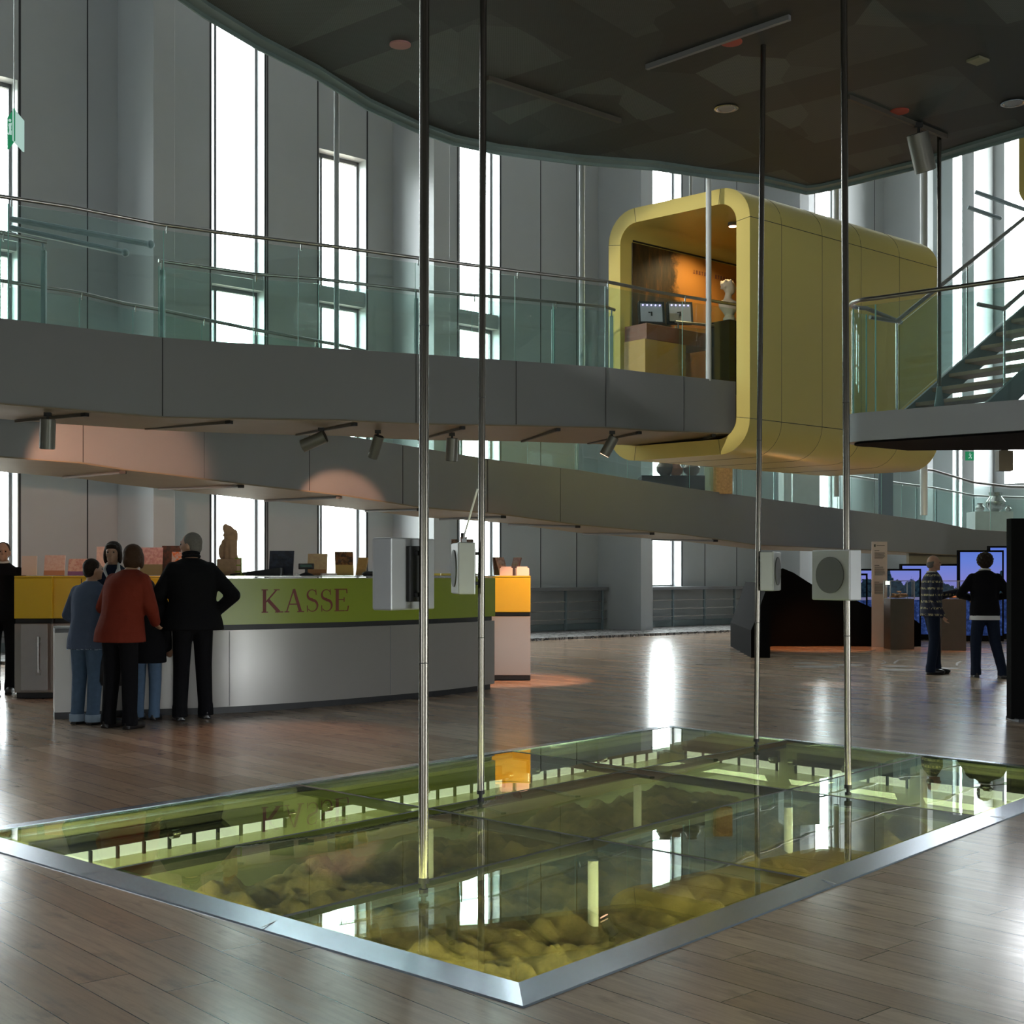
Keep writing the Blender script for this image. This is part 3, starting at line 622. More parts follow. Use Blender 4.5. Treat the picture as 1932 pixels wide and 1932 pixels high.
LB = [(-300, 17.2), (0, 18.2), (149, 19.2), (232, 19.8), (298, 20.2), (470, 21.2), (640, 21.9), (792, 22.3), (941, 22.9), (1090, 24.6), (1292, 27.4), (1431, 29.3), (1590, 31.5), (1700, 33), (1760, 33.5), (1838, 34), (1905, 34), (2100, 34)]
A = v2([P(q[0], 0, q[1]) for q in LR]); B = v2([P(a, 0, b) for a, b in LB]); n = len(A)
T = thing('lower_ramp', 'grey ramp descending to the right behind the ticket counter', 'ramp', (A[5][0], A[5][1], 2.6))
zb = [q[2] for q in LR]; zt = [q[3] for q in LR]
m = MB(); m.strip(A, mid(A, B, .04), [z+.012 for z in zb], zt); m.build('fascia', M['fascia'], T, smooth=True)
m = MB(); m.strip(mid(A, B, .97), B, [z+.012 for z in zb], zt); m.build('rear_fascia', M['fascia'], T)
m = MB(); m.strip(A, B, zb, [z+.02 for z in zb]); m.build('soffit', M['soffit'], T)
m = MB(); m.strip(mid(A, B, .04), mid(A, B, .97), [z-.12 for z in zt], [z-.02 for z in zt]); m.build('deck', M['deck'], T)
jm = MB()
for px in (157, 385, 584, 760, 920, 1057, 1183, 1500, 1640):
    y = interp(LR, px, 1)-.004; a = P(px, 0, y); jm.bb(a.x-.005, a.x+.005, a.y-.004, a.y+.004, interp(LR, px, 2)+.02, interp(LR, px, 3)-.005)
jm.build('panel_joint', M['joint'], T)
for x0, x1 in ((232, 120), (455, 300), (640, 500), (792, 690), (950, 830), (1090, 960), (1230, 1100), (1350, 1230)):
    f0 = interp(LR, x0, 1)+.15; f1 = interp(LB, x1, 1)-.2; a = P(x0, 0, f0); b = P(x1, 0, f1); a.z = interp(LR, x0, 2)-.02; b.z = interp(LR, x1, 2)-.02
    m = MB(); m.tube([a, b], .02, 6); m.box(a, (.08, .05, .04), 0, 1); m.build('lighting_track', [M['fascia'], M['black']], T)
balustrade('glass_railing', 'glass railing along the front of the descending ramp', [(q[0], q[1]+.06) for q in LR], zt, [q[4] for q in LR], (0, 149, 250, 380, 480, 590, 700, 790, 905, 995, 1085, 1183, 1300, 1400, 1495, 1606, 1662, 1740, 1806, 1868), .024)
balustrade('glass_railing', 'back glass railing of the ramp with steel posts under the yellow box', [(a, b-.2) for a, b in LB if a >= 640], [z-.02 for z, (a, b) in zip(zt, LB) if a >= 640], [z+1.0 for z, (a, b) in zip(zt, LB) if a >= 640], (792, 941, 1090, 1292, 1431, 1590, 1700, 1838), .022, .06, (870, 1090, 1300, 1462, 1730, 1767, 1838), .04)

# ------------------------------------------------------------------ yellow box
c0 = Vector((3.05, 16.99, 0)); fd = Vector((-.75, .66, 0)); ld = Vector((.758, .652, 0)); Wb, Lb, z0, z1, th = 2.268, 4.4, 2.952, 6.42, .2
def rr(wd, a, b, rad, off):   # rounded rectangle in (w, z)
    pts = []
    for (cx, cz, st_) in ((wd-off-rad, b-rad, 0), (off+rad, b-rad, 90), (off+rad, a+rad, 180), (wd-off-rad, a+rad, 270)):
        for k in range(9):
            an = R(st_+90*k/8); pts.append((cx+rad*math.cos(an), cz+rad*math.sin(an)))
    return pts
T = thing('yellow_box', 'big rounded yellow exhibition box hanging above the ramp', 'exhibition box', (c0.x, c0.y, z0))
O_ = rr(Wb, z0, z1, .44, 0); I_ = rr(Wb, z0+th, z1-th, .27, th)
def bx3(w_, l_, z_): q = c0+fd*w_+ld*l_; return (q.x, q.y, z_)
nr = len(O_)
def shell(l0, l1):
    m = MB(); vs = [bx3(a, l, b) for l in (l0, l1) for ring in (O_, I_) for a, b in ring]
    fs = []
    for i in range(nr):
        j = (i+1) % nr
        fs += [(i, j, nr+j, nr+i), (2*nr+i, 3*nr+i, 3*nr+j, 2*nr+j), (i, 2*nr+i, 2*nr+j, j), (nr+i, nr+j, 3*nr+j, 3*nr+i)]
    return m.add(vs, fs)
shell(0, Lb).build('shell', M['yellow'], T, smooth=True)
m = MB(); m.add([bx3(a, Lb-.05, b) for a, b in I_], [tuple(range(nr))]); m.build('end_panel', M['yellow'], T)
jm = MB()
def seam_long(i):    # along the length at outline point i
    a = O_[i]; cx = (Wb/2, (z0+z1)/2); m_ = Vector((a[0]-cx[0], a[1]-cx[1])).normalized()*.002
    jm.tube([bx3(a[0]+m_.x, 0, a[1]+m_.y), bx3(a[0]+m_.x, Lb, a[1]+m_.y)], .004, 4)
seam_long(18); seam_long(17); 
for l in (.65, 1.53, 2.43, 3.38): jm.tube([bx3(a, l, b) for a, b in O_]+[bx3(*((O_[0][0], l, O_[0][1])))], .003, 4, closed=False)
for i in (0, 8, 9, 17, 18, 26, 27, 35): jm.tube([bx3(O_[i][0], -.001, O_[i][1]), bx3(I_[i][0], -.001, I_[i][1])], .003, 4)
jm.build('panel_joint', M['joint'], T)
# interior floor, mural, display desks
m = MB(); q = [bx3(w_, l_, 0)[:2] for w_, l_ in ((th, .9), (th, Lb-.1), (Wb-th, Lb-.1), (Wb-th, 1.4))]; m.prism(q, z0+th, 3.88); m.build('inner_floor', M['gold'], T)
m = MB(); w_ = Wb-th-.02; m.add([bx3(w_, .22, 3.9), bx3(w_, Lb-.1, 3.9), bx3(w_, Lb-.1, 6.02), bx3(w_, .22, 6.02), bx3(w_+.015, .22, 3.9), bx3(w_+.015, Lb-.1, 3.9), bx3(w_+.015, Lb-.1, 6.02), bx3(w_+.015, .22, 6.02)], [(0, 1, 2, 3), (4, 7, 6, 5), (0, 4, 5, 1), (1, 5, 6, 2), (2, 6, 7, 3), (3, 7, 4, 0)])
mu = m.build('mural', M['mural'], T)
m = MB(); m.tube([bx3(w_-.01, .22, 6.04), bx3(w_-.01, Lb-.1, 6.04)], .012, 4); m.build('mural_top_rail', M['black'], mu)
m = MB()
for i in range(26):
    if i in (7, 13, 19): continue
    l_ = 1.5+i*.06; a = bx3(w_-.006, l_, 5.80); m.box(a, (.03 if i % 3 else .012, .004, .055), math.atan2(ld.y, ld.x)); m.box((a[0], a[1], a[2]+(.02 if i % 2 else -.02)), (.036, .005, .012), math.atan2(ld.y, ld.x))
m.build('mural_lettering', M['brown'], mu)
p = P(1383, 409, 18.2); spt = thing('box_downlight', 'small lit spotlight under the ceiling of the yellow box', 'ceiling light', (p.x, p.y, z1-th-.06))
m = MB(); m.tube([(p.x, p.y, z1-th-.05), (p.x, p.y, z1-th)], .07, 16); m.build('lamp_body', M['fascia'], spt); m = MB(); m.tube([(p.x, p.y, z1-th-.055), (p.x, p.y, z1-th-.05)], .06, 16); m.build('lamp_lens', M['lens'], spt)
spot('box_lamp', (p.x-.1, p.y+.5, 6.1), bx3(2.0, 1.3, 4.4), 75, 130, (1, .72, .35), .8)
def wl(w_, l_): return bx3(w_, l_, 0)[:2]
RB = math.atan2(ld.y, ld.x)
T2 = thing('display_desk', 'brown and ochre display desk against the mural wall', 'display desk', (*wl(1.68, 1.0), 3.9))
m = MB(); m.box((*P(1236, 0, 18.45).xy, 4.24), (.82, .4, .72), RB); m.build('desk_base', M['gold'], T2); m = MB(); m.box((*P(1262, 0, 18.65).xy, 4.71), (1.35, .42, .22), RB); m.build('desk_top', M['brown'], T2, bevel=.01)
for k, (px, lab) in enumerate(((1229, 'left tilted backlit display with a row of violet lights on the desk'), (1283, 'right tilted backlit display with a row of violet lights on the desk'))):
    Yd = (18.35, 18.75)[k]; t = thing('light_display', lab, 'display', tuple(P(px, 612, Yd)))
    c = P(px, 590, Yd); Q = Matrix.Rotation(R(8), 3, 'Z') @ Matrix.Rotation(R(-10), 3, 'X')
    m = MB(); m.box(c+Vector((0, .05, 0)), (.36, .10, .31), M=Q); m.build('housing', M['black'], t)
    m = MB(); m.box(c-Vector((0, .004, 0)), (.31, .006, .26), M=Q); sc_ = m.build('screen', mk('display_grey', (.30, .31, .36), .5), t)
    for i in range(5):
        m = MB(); m.ell(c+Q @ Vector((-.12+i*.06, -.012, .105)), .011); m.build('led', emis('violet_led', (.5, .4, 1), 5) if i == 0 and k == 0 else bpy.data.materials['violet_led'], sc_)
    m = MB(); m.box(c+Q @ Vector((0, -.012, -.02)), (.02, .004, .06), M=Q); m.box(c+Q @ Vector((-.03, -.012, .0)), (.03, .004, .012), M=Q); m.build('exhibit_marks', M['black'], sc_)
bp = wl(1.3, 2.0)
bp = P(1376, 0, 18.7)
m = MB(); m.box((bp.x, bp.y, 4.42), (.40, .34, 1.04), RB); tag(m.build('bust_plinth', M['dark']), 'dark plinth carrying the classical bust in the yellow box', 'plinth')
T3 = thing('classical_bust', 'pale classical head and shoulders bust facing right on dark plinth', 'bust', (bp.x, bp.y, 4.94))
m = MB(); z = 4.94
m.loft([(bp.x, bp.y, z, .09, .09), (bp.x, bp.y, z+.06, .09, .09), (bp.x, bp.y, z+.1, .06, .06), (bp.x, bp.y, z+.14, .09, .07), (bp.x-.01, bp.y, z+.22, .14, .10), (bp.x-.02, bp.y, z+.29, .14, .09), (bp.x-.02, bp.y, z+.33, .06, .055), (bp.x-.01, bp.y, z+.42, .045, .045)])
m.ell((bp.x, bp.y, z+.50), (.085, .07, .11)); m.ell((bp.x+.04, bp.y, z+.45), (.045, .045, .055)); m.ell((bp.x+.088, bp.y, z+.49), (.02, .012, .025)); m.ell((bp.x-.03, bp.y, z+.53), (.085, .078, .085))
for i in range(14): m.ell((bp.x-.03+.085*math.cos(i*1.3), bp.y+.07*math.sin(i*1.3), z+.54+.05*math.sin(i*2.1)), .022, 8, 6)
m.build('bust_body', M['marble'], T3, remesh=.012)
# second yellow box at the right edge
T = thing('small_yellow_box', 'corner of another rounded yellow box at the right edge above the stairs', 'exhibition box', tuple(P(1990, 320, 20)))
m = MB(); a = P(1922, 250, 20); b = P(2300, 388, 20); pts = []
r_ = .25
prof = [(a.x, a.z), (b.x, a.z), (b.x, b.z)]+[(a.x+r_-r_*math.sin(R(9*k)), b.z+r_-r_*math.cos(R(9*k))) for k in range(11)]
nn = len(prof); m.add([(x, 20, z_) for x, z_ in prof]+[(x+1.5, 22.5, z_) for x, z_ in prof], [tuple(range(nn)), tuple(range(nn, 2*nn))[::-1]]+[(i, (i+1) % nn, nn+(i+1) % nn, nn+i) for i in range(nn)]); m.build('shell', M['yellow'], T)

# ------------------------------------------------------------------ stair platform and stairs
ZP, ZPb = 2.98, 2.68
tipc = Vector((3.62, 13.22)); ang0 = math.atan2(-.66, .75)
front = [(tipc.x+.26*math.cos(R(a)), tipc.y+.26*math.sin(R(a))) for a in range(250, 85, -15)]
fr_end = (7.3, 9.9); bk_end = (8.0, 13.6)
poly = [fr_end]+front+[(4.1, 13.88), bk_end]
T = thing('stair_landing', 'grey stair landing with a rounded nose at the right edge', 'landing', (4.5, 13, ZPb))
m = MB(); m.prism(poly, ZPb+.02, ZP); m.build('landing_slab', M['landing'], T, smooth=True)
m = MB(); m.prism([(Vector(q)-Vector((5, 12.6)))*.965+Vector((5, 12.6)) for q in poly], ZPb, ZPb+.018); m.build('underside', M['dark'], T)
rp_ = [fr_end]+front
T = thing('glass_railing', 'curved glass railing with steel handrail around the stair landing', 'railing', (4.2, 13, ZP))
ins = [(Vector(q)+(Vector((5.2, 12.8))-Vector(q)).normalized()*.03) for q in rp_]
m = MB(); m.tube([(q.x, q.y, 4.09) for q in ins]+[(4.04, 13.75, 4.0)], .022, 12); m.build('handrail', M['darksteel'], T, smooth=True)
dense = [ins[0], ins[0]*.5+ins[1]*.5, ins[1]*1]+ins[2:]
for a, b in ((0, 1), (1, 2), (2, 6), (6, len(dense)-1)):
    L = dense[a:b+1]
    m = MB(); m.strip([(q.x, q.y) for q in L], [(q.x+.008, q.y+.01) for q in L], [ZP]*len(L), [4.03]*len(L)); gp = m.build('glass_panel', M['glass'], T, smooth=True)
    q = L[-1]; m = MB(); m.bb(q.x-.006, q.x+.006, q.y, q.y+.012, ZP, 4.03); m.build('glass_edge', M['edge'], gp)
q = P(1772, 0, 12.72); m = MB(); m.tube([(q.x, q.y, ZP+.2), (q.x, q.y, ZC)], .02, 12); T = thing('hanger_rod', 'thin steel hanger rod with a conical foot rising from the stair landing', 'rod', (q.x, q.y, ZP)); m.build('rod', M['pole'], T, smooth=True)
m = MB(); m.tube([(q.x, q.y, ZP), (q.x, q.y, ZP+.02), (q.x, q.y, ZP+.21)], [.05, .05, .022], 12); m.build('cone_foot', M['postblue'], T, smooth=True)
sr = Vector((.82, .57, 0)); sa = Vector((.57, -.82, 0)); s0 = Vector((4.13, 13.6, 0)); rise, run, Wst = .172, .27, .95
T = thing('staircase', 'open staircase with timber treads climbing right from the landing', 'staircase', (s0.x, s0.y, ZP))
def stp(r_, a_, z_): q = s0+sr*r_+sa*a_; return Vector((q.x, q.y, z_))
RS = math.atan2(sr.y, sr.x)
slope = rise/run
for a_ in (-.03, Wst+.03):
    L = 4.6; z_ = ZP+.02; m = MB(); p0, p1, p2_, p3_ = stp(-.25, a_, z_-.0), stp(L, a_, z_+slope*(L+.25)), stp(L, a_, z_+slope*(L+.25)-.28), stp(.15, a_, z_-.0)
    o2 = sa*.03; m.add([p0, p1, p2_, p3_, p0+o2, p1+o2, p2_+o2, p3_+o2], [(0, 1, 2, 3), (4, 7, 6, 5), (0, 4, 5, 1), (1, 5, 6, 2), (2, 6, 7, 3), (3, 7, 4, 0)]); m.build('stringer', M['postblue'], T)
M['tread'] = mk('tread_oak', (.36, .25, .17), .5)
for i in range(15):
    z_ = ZP+rise*(i+1); c = stp(run*(i+.6), Wst/2, z_-.02); m = MB(); m.box(c, (.29, Wst, .04), RS); m.build('tread', M['tread'], T, bevel=.004)
for a_, st_ in ((-.03, -.25), (Wst+.03, .1)):
    lab = ('far', 'near')[a_ > 0]
    T = thing('stair_railing', 'glass stair railing on the %s side of the open staircase' % lab, 'railing', tuple(stp(st_, a_, ZP)))
    L = 4.6; m = MB(); m.tube([stp(st_-.4, a_, ZP+.98), stp(st_, a_, ZP+.98), stp(L, a_, ZP+.98+slope*(L-st_))], .021, 12); m.build('handrail', M['darksteel'], T, smooth=True)
    for k in range(4):
        l0 = st_+k*1.15+.01; l1 = l0+1.13; zz = lambda l: ZP+slope*(l-st_)
        m = MB(); o2 = sa*.012; v4 = [stp(l0, a_, zz(l0)+.05), stp(l1, a_, zz(l1)+.05), stp(l1, a_, zz(l1)+.93), stp(l0, a_, zz(l0)+.93)]
        m.add(v4+[q+o2 for q in v4], [(0, 1, 2, 3), (4, 7, 6, 5), (0, 4, 5, 1), (1, 5, 6, 2), (2, 6, 7, 3), (3, 7, 4, 0)]); m.build('glass_panel', M['glass'], T)
        m = MB(); m.tube([stp(l0, a_, zz(l0)), stp(l0, a_, zz(l0)+.97)], .012, 8); m.build('baluster', M['steel'], T)

# ------------------------------------------------------------------ spotlights
def spotlight(top, aim, r, L, lab, lit=False, hang=.12, col=None):
    top = Vector(top); d = (Vector(aim)).normalized(); t = thing('spotlight', lab, 'spotlight', tuple(top))
    c = top-Vector((0, 0, hang)); a = c; b = c+d*L
    a = c-d*.05
    m = MB(); m.tube([a, a, b], [r*.95, r, r], 20); bd = m.build('lamp_body', M['lampgrey'], t, smooth=True)
    m = MB(); m.tube([a-d*.006, a-d*.001], r*.9, 20); m.build('back_cap', M['black'], bd, smooth=True)
    m = MB(); m.tube([b, b+d*.004], r*.86, 20); m.build('lens', M['lens'] if lit else M['black'], bd)
    m = MB(); m.tube([top, top-Vector((0, 0, hang))], .014, 8); m.box(top, (.07, .04, .04)); m.build('stem', M['black'], t)
    return b+d*.03, d
M['lampgrey'] = mk('lamp_grey', (.16, .16, .14), .4, .3)
us = UB0[5]-.03
WARM = (1, .50, .30)
def uz(px): return P(px, interp(UW, px, 2), interp(UW, px, 1)).z-.03
spl = []
for px, Y, aim, r, L, lab, lit in ((90, 13.55, (-.06, .1, -1), .078, .25, 'cylinder spotlight hanging at the far left under the upper walkway', 0), (606, 15.3, (-1, .1, -.42), .075, .24, 'cylinder spotlight tilted sideways left of the thick pole', 0),
                                   (713, 15.6, (-.35, .3, -1), .062, .22, 'slanting cylinder spotlight close left of the thick pole', 0), (853, 16.0, (-.05, .1, -1), .072, .22, 'upright cylinder spotlight between the two left poles', 0), (1155, 16.3, (-.55, .15, -1), .065, .2, 'lit warm cylinder spotlight under the yellow box', 1)):
    q = P(px, 0, Y); b, d = spotlight((q.x, q.y, uz(px)), aim, r, L, lab, lit, .10); spl.append(b)
fa = lambda px, py: P(px, py, interp(LR, px, 1))
b0 = P(205, 0, 17.05); spot('spot_glow_left', tuple(spl[0]), (b0.x, b0.y, 2.62), 1000, 38, WARM, .45)
b0 = P(640, 0, 18.6); spot('spot_glow_mid', tuple(spl[1]), (b0.x, b0.y, 2.28), 900, 22, WARM, .45)
b0 = P(940, 0, 19.0); spot('spot_glow_right', (b0.x, b0.y, 2.9), tuple(P(935, 1020, 19.5)), 8, 90, WARM, .5)
spot('spot_counter_end', tuple(spl[4]), tuple(P(968, 1240, 17.3)), 800, 46, WARM, .5)
spot('spot_leaflets', tuple(P(250, 835, 13.5)), tuple(P(190, 1080, 14.95)), 60, 75, WARM, .7)
spot('spot_leaflets_b', tuple(P(470, 835, 14.3)), tuple(P(400, 1080, 15.1)), 40, 60, WARM, .7)
spot('spot_counter_front', tuple(P(700, 830, 14.0)), tuple(FL(500, 1400)), 260, 46, WARM, .8)
spot('fill_box_front', (-6.5, 8.0, 8.6), (2.35, 17.6, 4.75), 5200, 16, (1, .97, .88), .35)  # added lamp out of view, replaces sunlight on the box front
spot('spot_exhibit_floor', (5.3, 24.3, 3.0), (5.7, 24.8, 0), 420, 52, (1, .33, .10), .6)
spot('spot_exhibit_floor', (7.9, 24.0, 3.0), (8.1, 24.4, 0), 200, 40, (1, .33, .10), .6)
spot('fill_box_under', (5.2, 21.5, .6), (5.3, 17.6, 2.9), 60, 60, (1, .45, .15), .8)  # added upward lamp without fixture, imitates warm bounce from the floor
spot('fill_floor_patch', (4.5, 17.6, 2.6), (4.0, 16.75, 0), 260, 17, (1, .97, .92), .4)  # added lamp without fixture, imitates a patch of sun on the floor
spot('spot_wall_wash', (8.6, 22.5, 2.4), tuple(P(1790, 1030, 30)), 350, 60, (1, .88, .58), .8)
b, d = spotlight(PZ(1733, 236, ZC-.03), (.32, .25, -1), .10, .30, 'big grey cylinder spotlight hanging from the dark ceiling at right', 0, .13)

# ------------------------------------------------------------------ ticket counter
CK = [(103, 12.62), (180, 12.75), (250, 12.88), (320, 13.0), (400, 13.1), (480, 13.33), (568, 13.65), (650, 14.0), (736, 14.45), (790, 14.77), (837, 15.1), (885, 15.5), (933, 16.0)]
CP = [P(a, 0, y) for a, y in CK]
def offs(L, d):
    r = []
    for i, p in enumerate(L):
        t_ = (L[min(i+1, len(L)-1)]-L[max(i-1, 0)]); t_.z = 0; t_.normalize(); r.append(p+Vector((-t_.y, t_.x, 0))*d)
    return r
T = thing('ticket_counter', 'long curved ticket counter with white base and lime green front lettered KASSE', 'counter', (CP[4].x, CP[4].y, 0))
A = v2(CP); B = v2(offs(CP, .55)); n = len(A)
m = MB(); m.strip(A, B, [.07]*n, [.83]*n); bs_ = m.build('base_panel', M['white'], T, smooth=True)
m = MB(); a = P(737, 0, interp(CK, 737, 1)-.002); m.bb(a.x-.004, a.x+.004, a.y-.003, a.y+.004, .08, .82); a = P(433, 0, interp(CK, 433, 1)-.002); m.bb(a.x-.002, a.x+.002, a.y-.003, a.y+.004, .08, .82); m.build('panel_joint', M['fascia'], bs_)
m = MB(); m.strip(v2(offs(CP, .06)), v2(offs(CP, .5)), [0]*n, [.07]*n); m.build('plinth', M['rubber'], T)
G = CP[4:]; ng = len(G)
m = MB(); m.strip(v2(offs(G, .04)), v2(offs(G, .5)), [.83]*ng, [.885]*ng); m.build('shadow_gap', M['rubber'], T)
m = MB(); m.strip(v2(offs(G, -.01)), v2(offs(G, .5)), [.885]*ng, [1.345]*ng); gf = m.build('green_front', M['green'], T, smooth=True)
m = MB(); m.strip(v2(offs(G, .02)), v2(offs(G, .5)), [1.345]*ng, [1.352]*ng); m.strip(v2(offs(G, -.01)), v2(offs(G, .5)), [1.362]*ng, [1.372]*ng); m.build('glass_top', M['steel'], T)
S_ = CP[:5]; m = MB(); m.strip(v2(offs(S_, -.02)), v2(offs(S_, .6)), [.83]*5, [.87]*5); m.build('service_top', M['fascia'], T)
# letters on the green front
def letter_strokes(ch):
    Ls = []
    bar = lambda pts, w_: Ls.append((pts, w_))
    if ch == 'K':
        bar([(.14, 0), (.14, 1)], .13); bar([(.02, .98), (.28, .98)], .045); bar([(.02, .02), (.28, .02)], .045)
        bar([(.2, .45), (.62, .97)], .06); bar([(.28, .55), (.72, .02)], .14); bar([(.52, .98), (.75, .98)], .04); bar([(.56, .02), (.9, .02)], .045)
    if ch == 'A':
        bar([(.1, .02), (.42, 1)], .05); bar([(.42, 1), (.72, .02)], .13); bar([(.2, .35), (.6, .35)], .045); bar([(0, .02), (.22, .02)], .045); bar([(.58, .02), (.88, .02)], .045)
    if ch == 'S':
        pts = []; 
        for k in range(13): a = R(35+k*19.5); pts.append((.27+.19*math.cos(a), .755+.215*math.sin(a)))
        for k in range(13): a = R(88-k*19.5); pts.append((.29+.215*math.cos(a), .265+.245*math.sin(a)))
        bar(pts, [.035+.09*math.exp(-((i-12.5)/5.5)**2) for i in range(26)]); bar([(.43, .99), (.45, .74)], .035); bar([(.07, .28), (.08, .0)], .035)
    if ch == 'E':
        bar([(.15, 0), (.15, 1)], .13); bar([(.03, .98), (.56, .98)], .045); bar([(.03, .02), (.6, .02)], .045); bar([(.2, .52), (.44, .52)], .045); bar([(.55, .98), (.56, .8)], .045); bar([(.59, .03), (.62, .24)], .05); bar([(.44, .42), (.44, .62)], .04)
    return Ls
def letter(ch, x0, x1, natw):
    m = MB(); h = .235; zb_ = 1.0
    def at(u, v):
        px = x0+(x1-x0)*u/natw; y = interp(CK, px, 1); q = P(px, 0, y); nx = Vector((.42, -.9, 0)); return Vector((q.x, q.y, zb_+h*v))+nx*.014
    asp = (x1-x0)/F*13.5/h/natw
    for pts, w_ in letter_strokes(ch):
        ws = w_ if isinstance(w_, list) else [w_]*len(pts); vs = []
        for i, (u, v) in enumerate(pts):
            a, b = pts[max(i-1, 0)], pts[min(i+1, len(pts)-1)]; dx, dy = b[0]-a[0], b[1]-a[1]; l_ = math.hypot(dx, dy); nx, ny = -dy/l_*ws[i]/2, dx/l_*ws[i]/2
            for s_ in (1, -1):
                q = at(u+s_*nx, v+s_*ny); vs += [q, q+Vector((-.42*.006, .9*.006, 0))]
        k = len(pts); fs = []
        for i in range(k-1): b_ = 4*i; fs += [(b_, b_+4, b_+6, b_+2), (b_+1, b_+3, b_+7, b_+5), (b_, b_+1, b_+5, b_+4), (b_+2, b_+6, b_+7, b_+3)]
        fs += [(0, 2, 3, 1), (4*k-4, 4*k-3, 4*k-1, 4*k-2)]; m.add(vs, fs)
    m.build('letter_'+ch.lower(), M['maroon'], gf)
letter('K', 492, 534, .9); letter('A', 536, 573, .88); letter('S', 576, 599, .52); letter('S', 603, 626, .52); letter('E', 629, 657, .63)
# back counter (yellow) and side door
def cbox(nm_, lab, x0, x1, Y, dep, mat, zlo=.07, door=False, back=0):
    a, b = P(x0, 0, Y), P(x1, 0, Y+back); t = thing(nm_, lab, 'counter', ((a.x+b.x)/2, Y, 0))
    def sl(z0_, z1_, i0, i1, mt, nme, pr=t): m = MB(); m.strip([(a.x+i0*0, a.y+i0), (b.x, b.y+i0)], [(a.x, a.y+i1), (b.x, b.y+i1)], [z0_]*2, [z1_]*2); return m.build(nme, mt, pr, bevel=.008)
    sl(0, .07, .06, dep-.05, M['rubber'], 'plinth'); sl(.07, .84, 0, dep, M['white'], 'base_panel'); sl(.84, .895, .03, dep-.02, M['rubber'], 'shadow_gap')
    sl(.895, 1.35, -.01, dep-.02, mat, 'upper_front'); sl(1.35, 1.37, -.015, dep, mat, 'counter_top'); return t, a, b
t, a, b = cbox('back_counter', 'yellow fronted back counter behind the attendant', 100, 345, 14.8, .45, M['cyellow'], back=.15)
m = MB(); q = P(104+50, 0, 14.79); m.bb(q.x-.003, q.x+.003, q.y-.012, q.y, .9, 1.34); m.build('panel_joint', M['joint'], t)
t, a, b = cbox('side_counter', 'yellow counter section with a steel gate at the far left', 27, 99, 14.75, .45, M['cyellow'])
q0, q1 = P(40, 0, 14.7), P(91, 0, 14.7); m = MB(); m.bb(q0.x, q1.x, q0.y-.02, q0.y+.01, .1, .84); dr = m.build('gate', M['alu'], t, bevel=.006)
m = MB(); m.tube([(q1.x-.1, q0.y-.04, .3), (q1.x-.1, q0.y-.04, .7)], .012, 8); m.box((q1.x-.1, q0.y-.03, .66), (.05, .03, .06)); m.box((q1.x-.1, q0.y-.03, .3), (.05, .03, .06)); m.build('gate_handle', M['darksteel'], dr)
cbox('end_counter', 'yellow topped end section at the right of the ticket counter', 880, 1001, 17.3, .9, M['cyellow'])
# things on the counters
CT = 1.372
def stand(px, pz, Y, w_, h_, mat, lab, cat='book', tilt=12, rz=0, z=None, nm_='book', back=True):
    z = CT if z is None else z; q = P(px, 0, Y); t = thing(nm_, lab, cat, (0, 0, 0)); local(t)
    Q = Matrix.Rotation(R(-tilt), 3, 'X'); m = MB(); c = Q @ Vector((0, 0, h_/2+.005)); m.box(c, (w_, .02, h_), M=Q); bo = m.build('cover', mat, t, origin=(0, 0, 0))
    if back:
        m = MB(); Q2 = Matrix.Rotation(R(tilt+14), 3, 'X'); c2 = Q2 @ Vector((0, 0, h_*.4)); m.box(c2+Vector((0, .13, 0)), (w_*.7, .006, h_*.8), M=Q2); m.box((0, .06, .004), (w_*.6, .14, .006)); m.build('easel', M['cglass'], t)
    t.location = (q.x, q.y, z); t.rotation_euler = (0, 0, rz); return t
pic = lambda n_, a, b, c, s_=.5: picture(n_, a, b, c, 9, s_)
stand(55, 0, 15.0, .17, .22, M['paper'], 'tall pink white notice standing at the left end of the yellow counter', 'sign', 3, nm_='notice')
stand(102, 0, 15.0, .23, .23, pic('cover_a', (.75, .55, .48), (.70, .45, .38), (.5, .22, .12), .06), 'pale brochure with red building drawing beside the tall notice', 'brochure', 10, nm_='brochure')
stand(147, 0, 15.0, .23, .19, pic('cover_b', (.72, .50, .42), (.6, .3, .25), (.25, .12, .3), .05), 'smaller brochure with a blue figure on the yellow counter', 'brochure', 14, nm_='brochure')
stand(203, 0, 15.2, .26, .33, pic('cover_c', (.78, .58, .52), (.7, .5, .46), (.25, .12, .1), .1), 'large pink book with a blue top standing behind the attendant', 'book', 5)
stand(285, 0, 15.1, .25, .32, pic('cover_d', (.42, .24, .26), (.55, .38, .4), (.16, .17, .1), .13), 'tall landscape book standing right of the red coat', 'book', 8)
stand(323, 0, 15.2, .22, .34, pic('cover_e', (.03, .02, .015), (.08, .03, .02), (.05, .025, .015), .1), 'dark brown framed book between two bright books', 'book', 5)
stand(340, 0, 15.1, .20, .27, pic('cover_f', (.4, .42, .45), (.55, .16, .04), (.4, .2, .1), .06), 'book with orange sculpture on the cover beside the dark book', 'book', 6)
stand(530, 0, 14.1, .26, .27, pic('cover_g', (.03, .035, .06), (.02, .02, .03), (.012, .015, .03), .1), 'dark blue open book display on the green counter', 'book', 16)
stand(598, 0, 14.2, .21, .24, pic('cover_h', (.55, .38, .2), (.5, .32, .18), (.35, .16, .06), .07), 'tan book on a stand behind the cash display', 'book', 16)
stand(650, 0, 14.4, .20, .27, pic('cover_i', (.05, .02, .01), (.25, .1, .03), (.45, .28, .08), .12), 'dark brown book with a yellow band on the green counter', 'book', 18, .2)
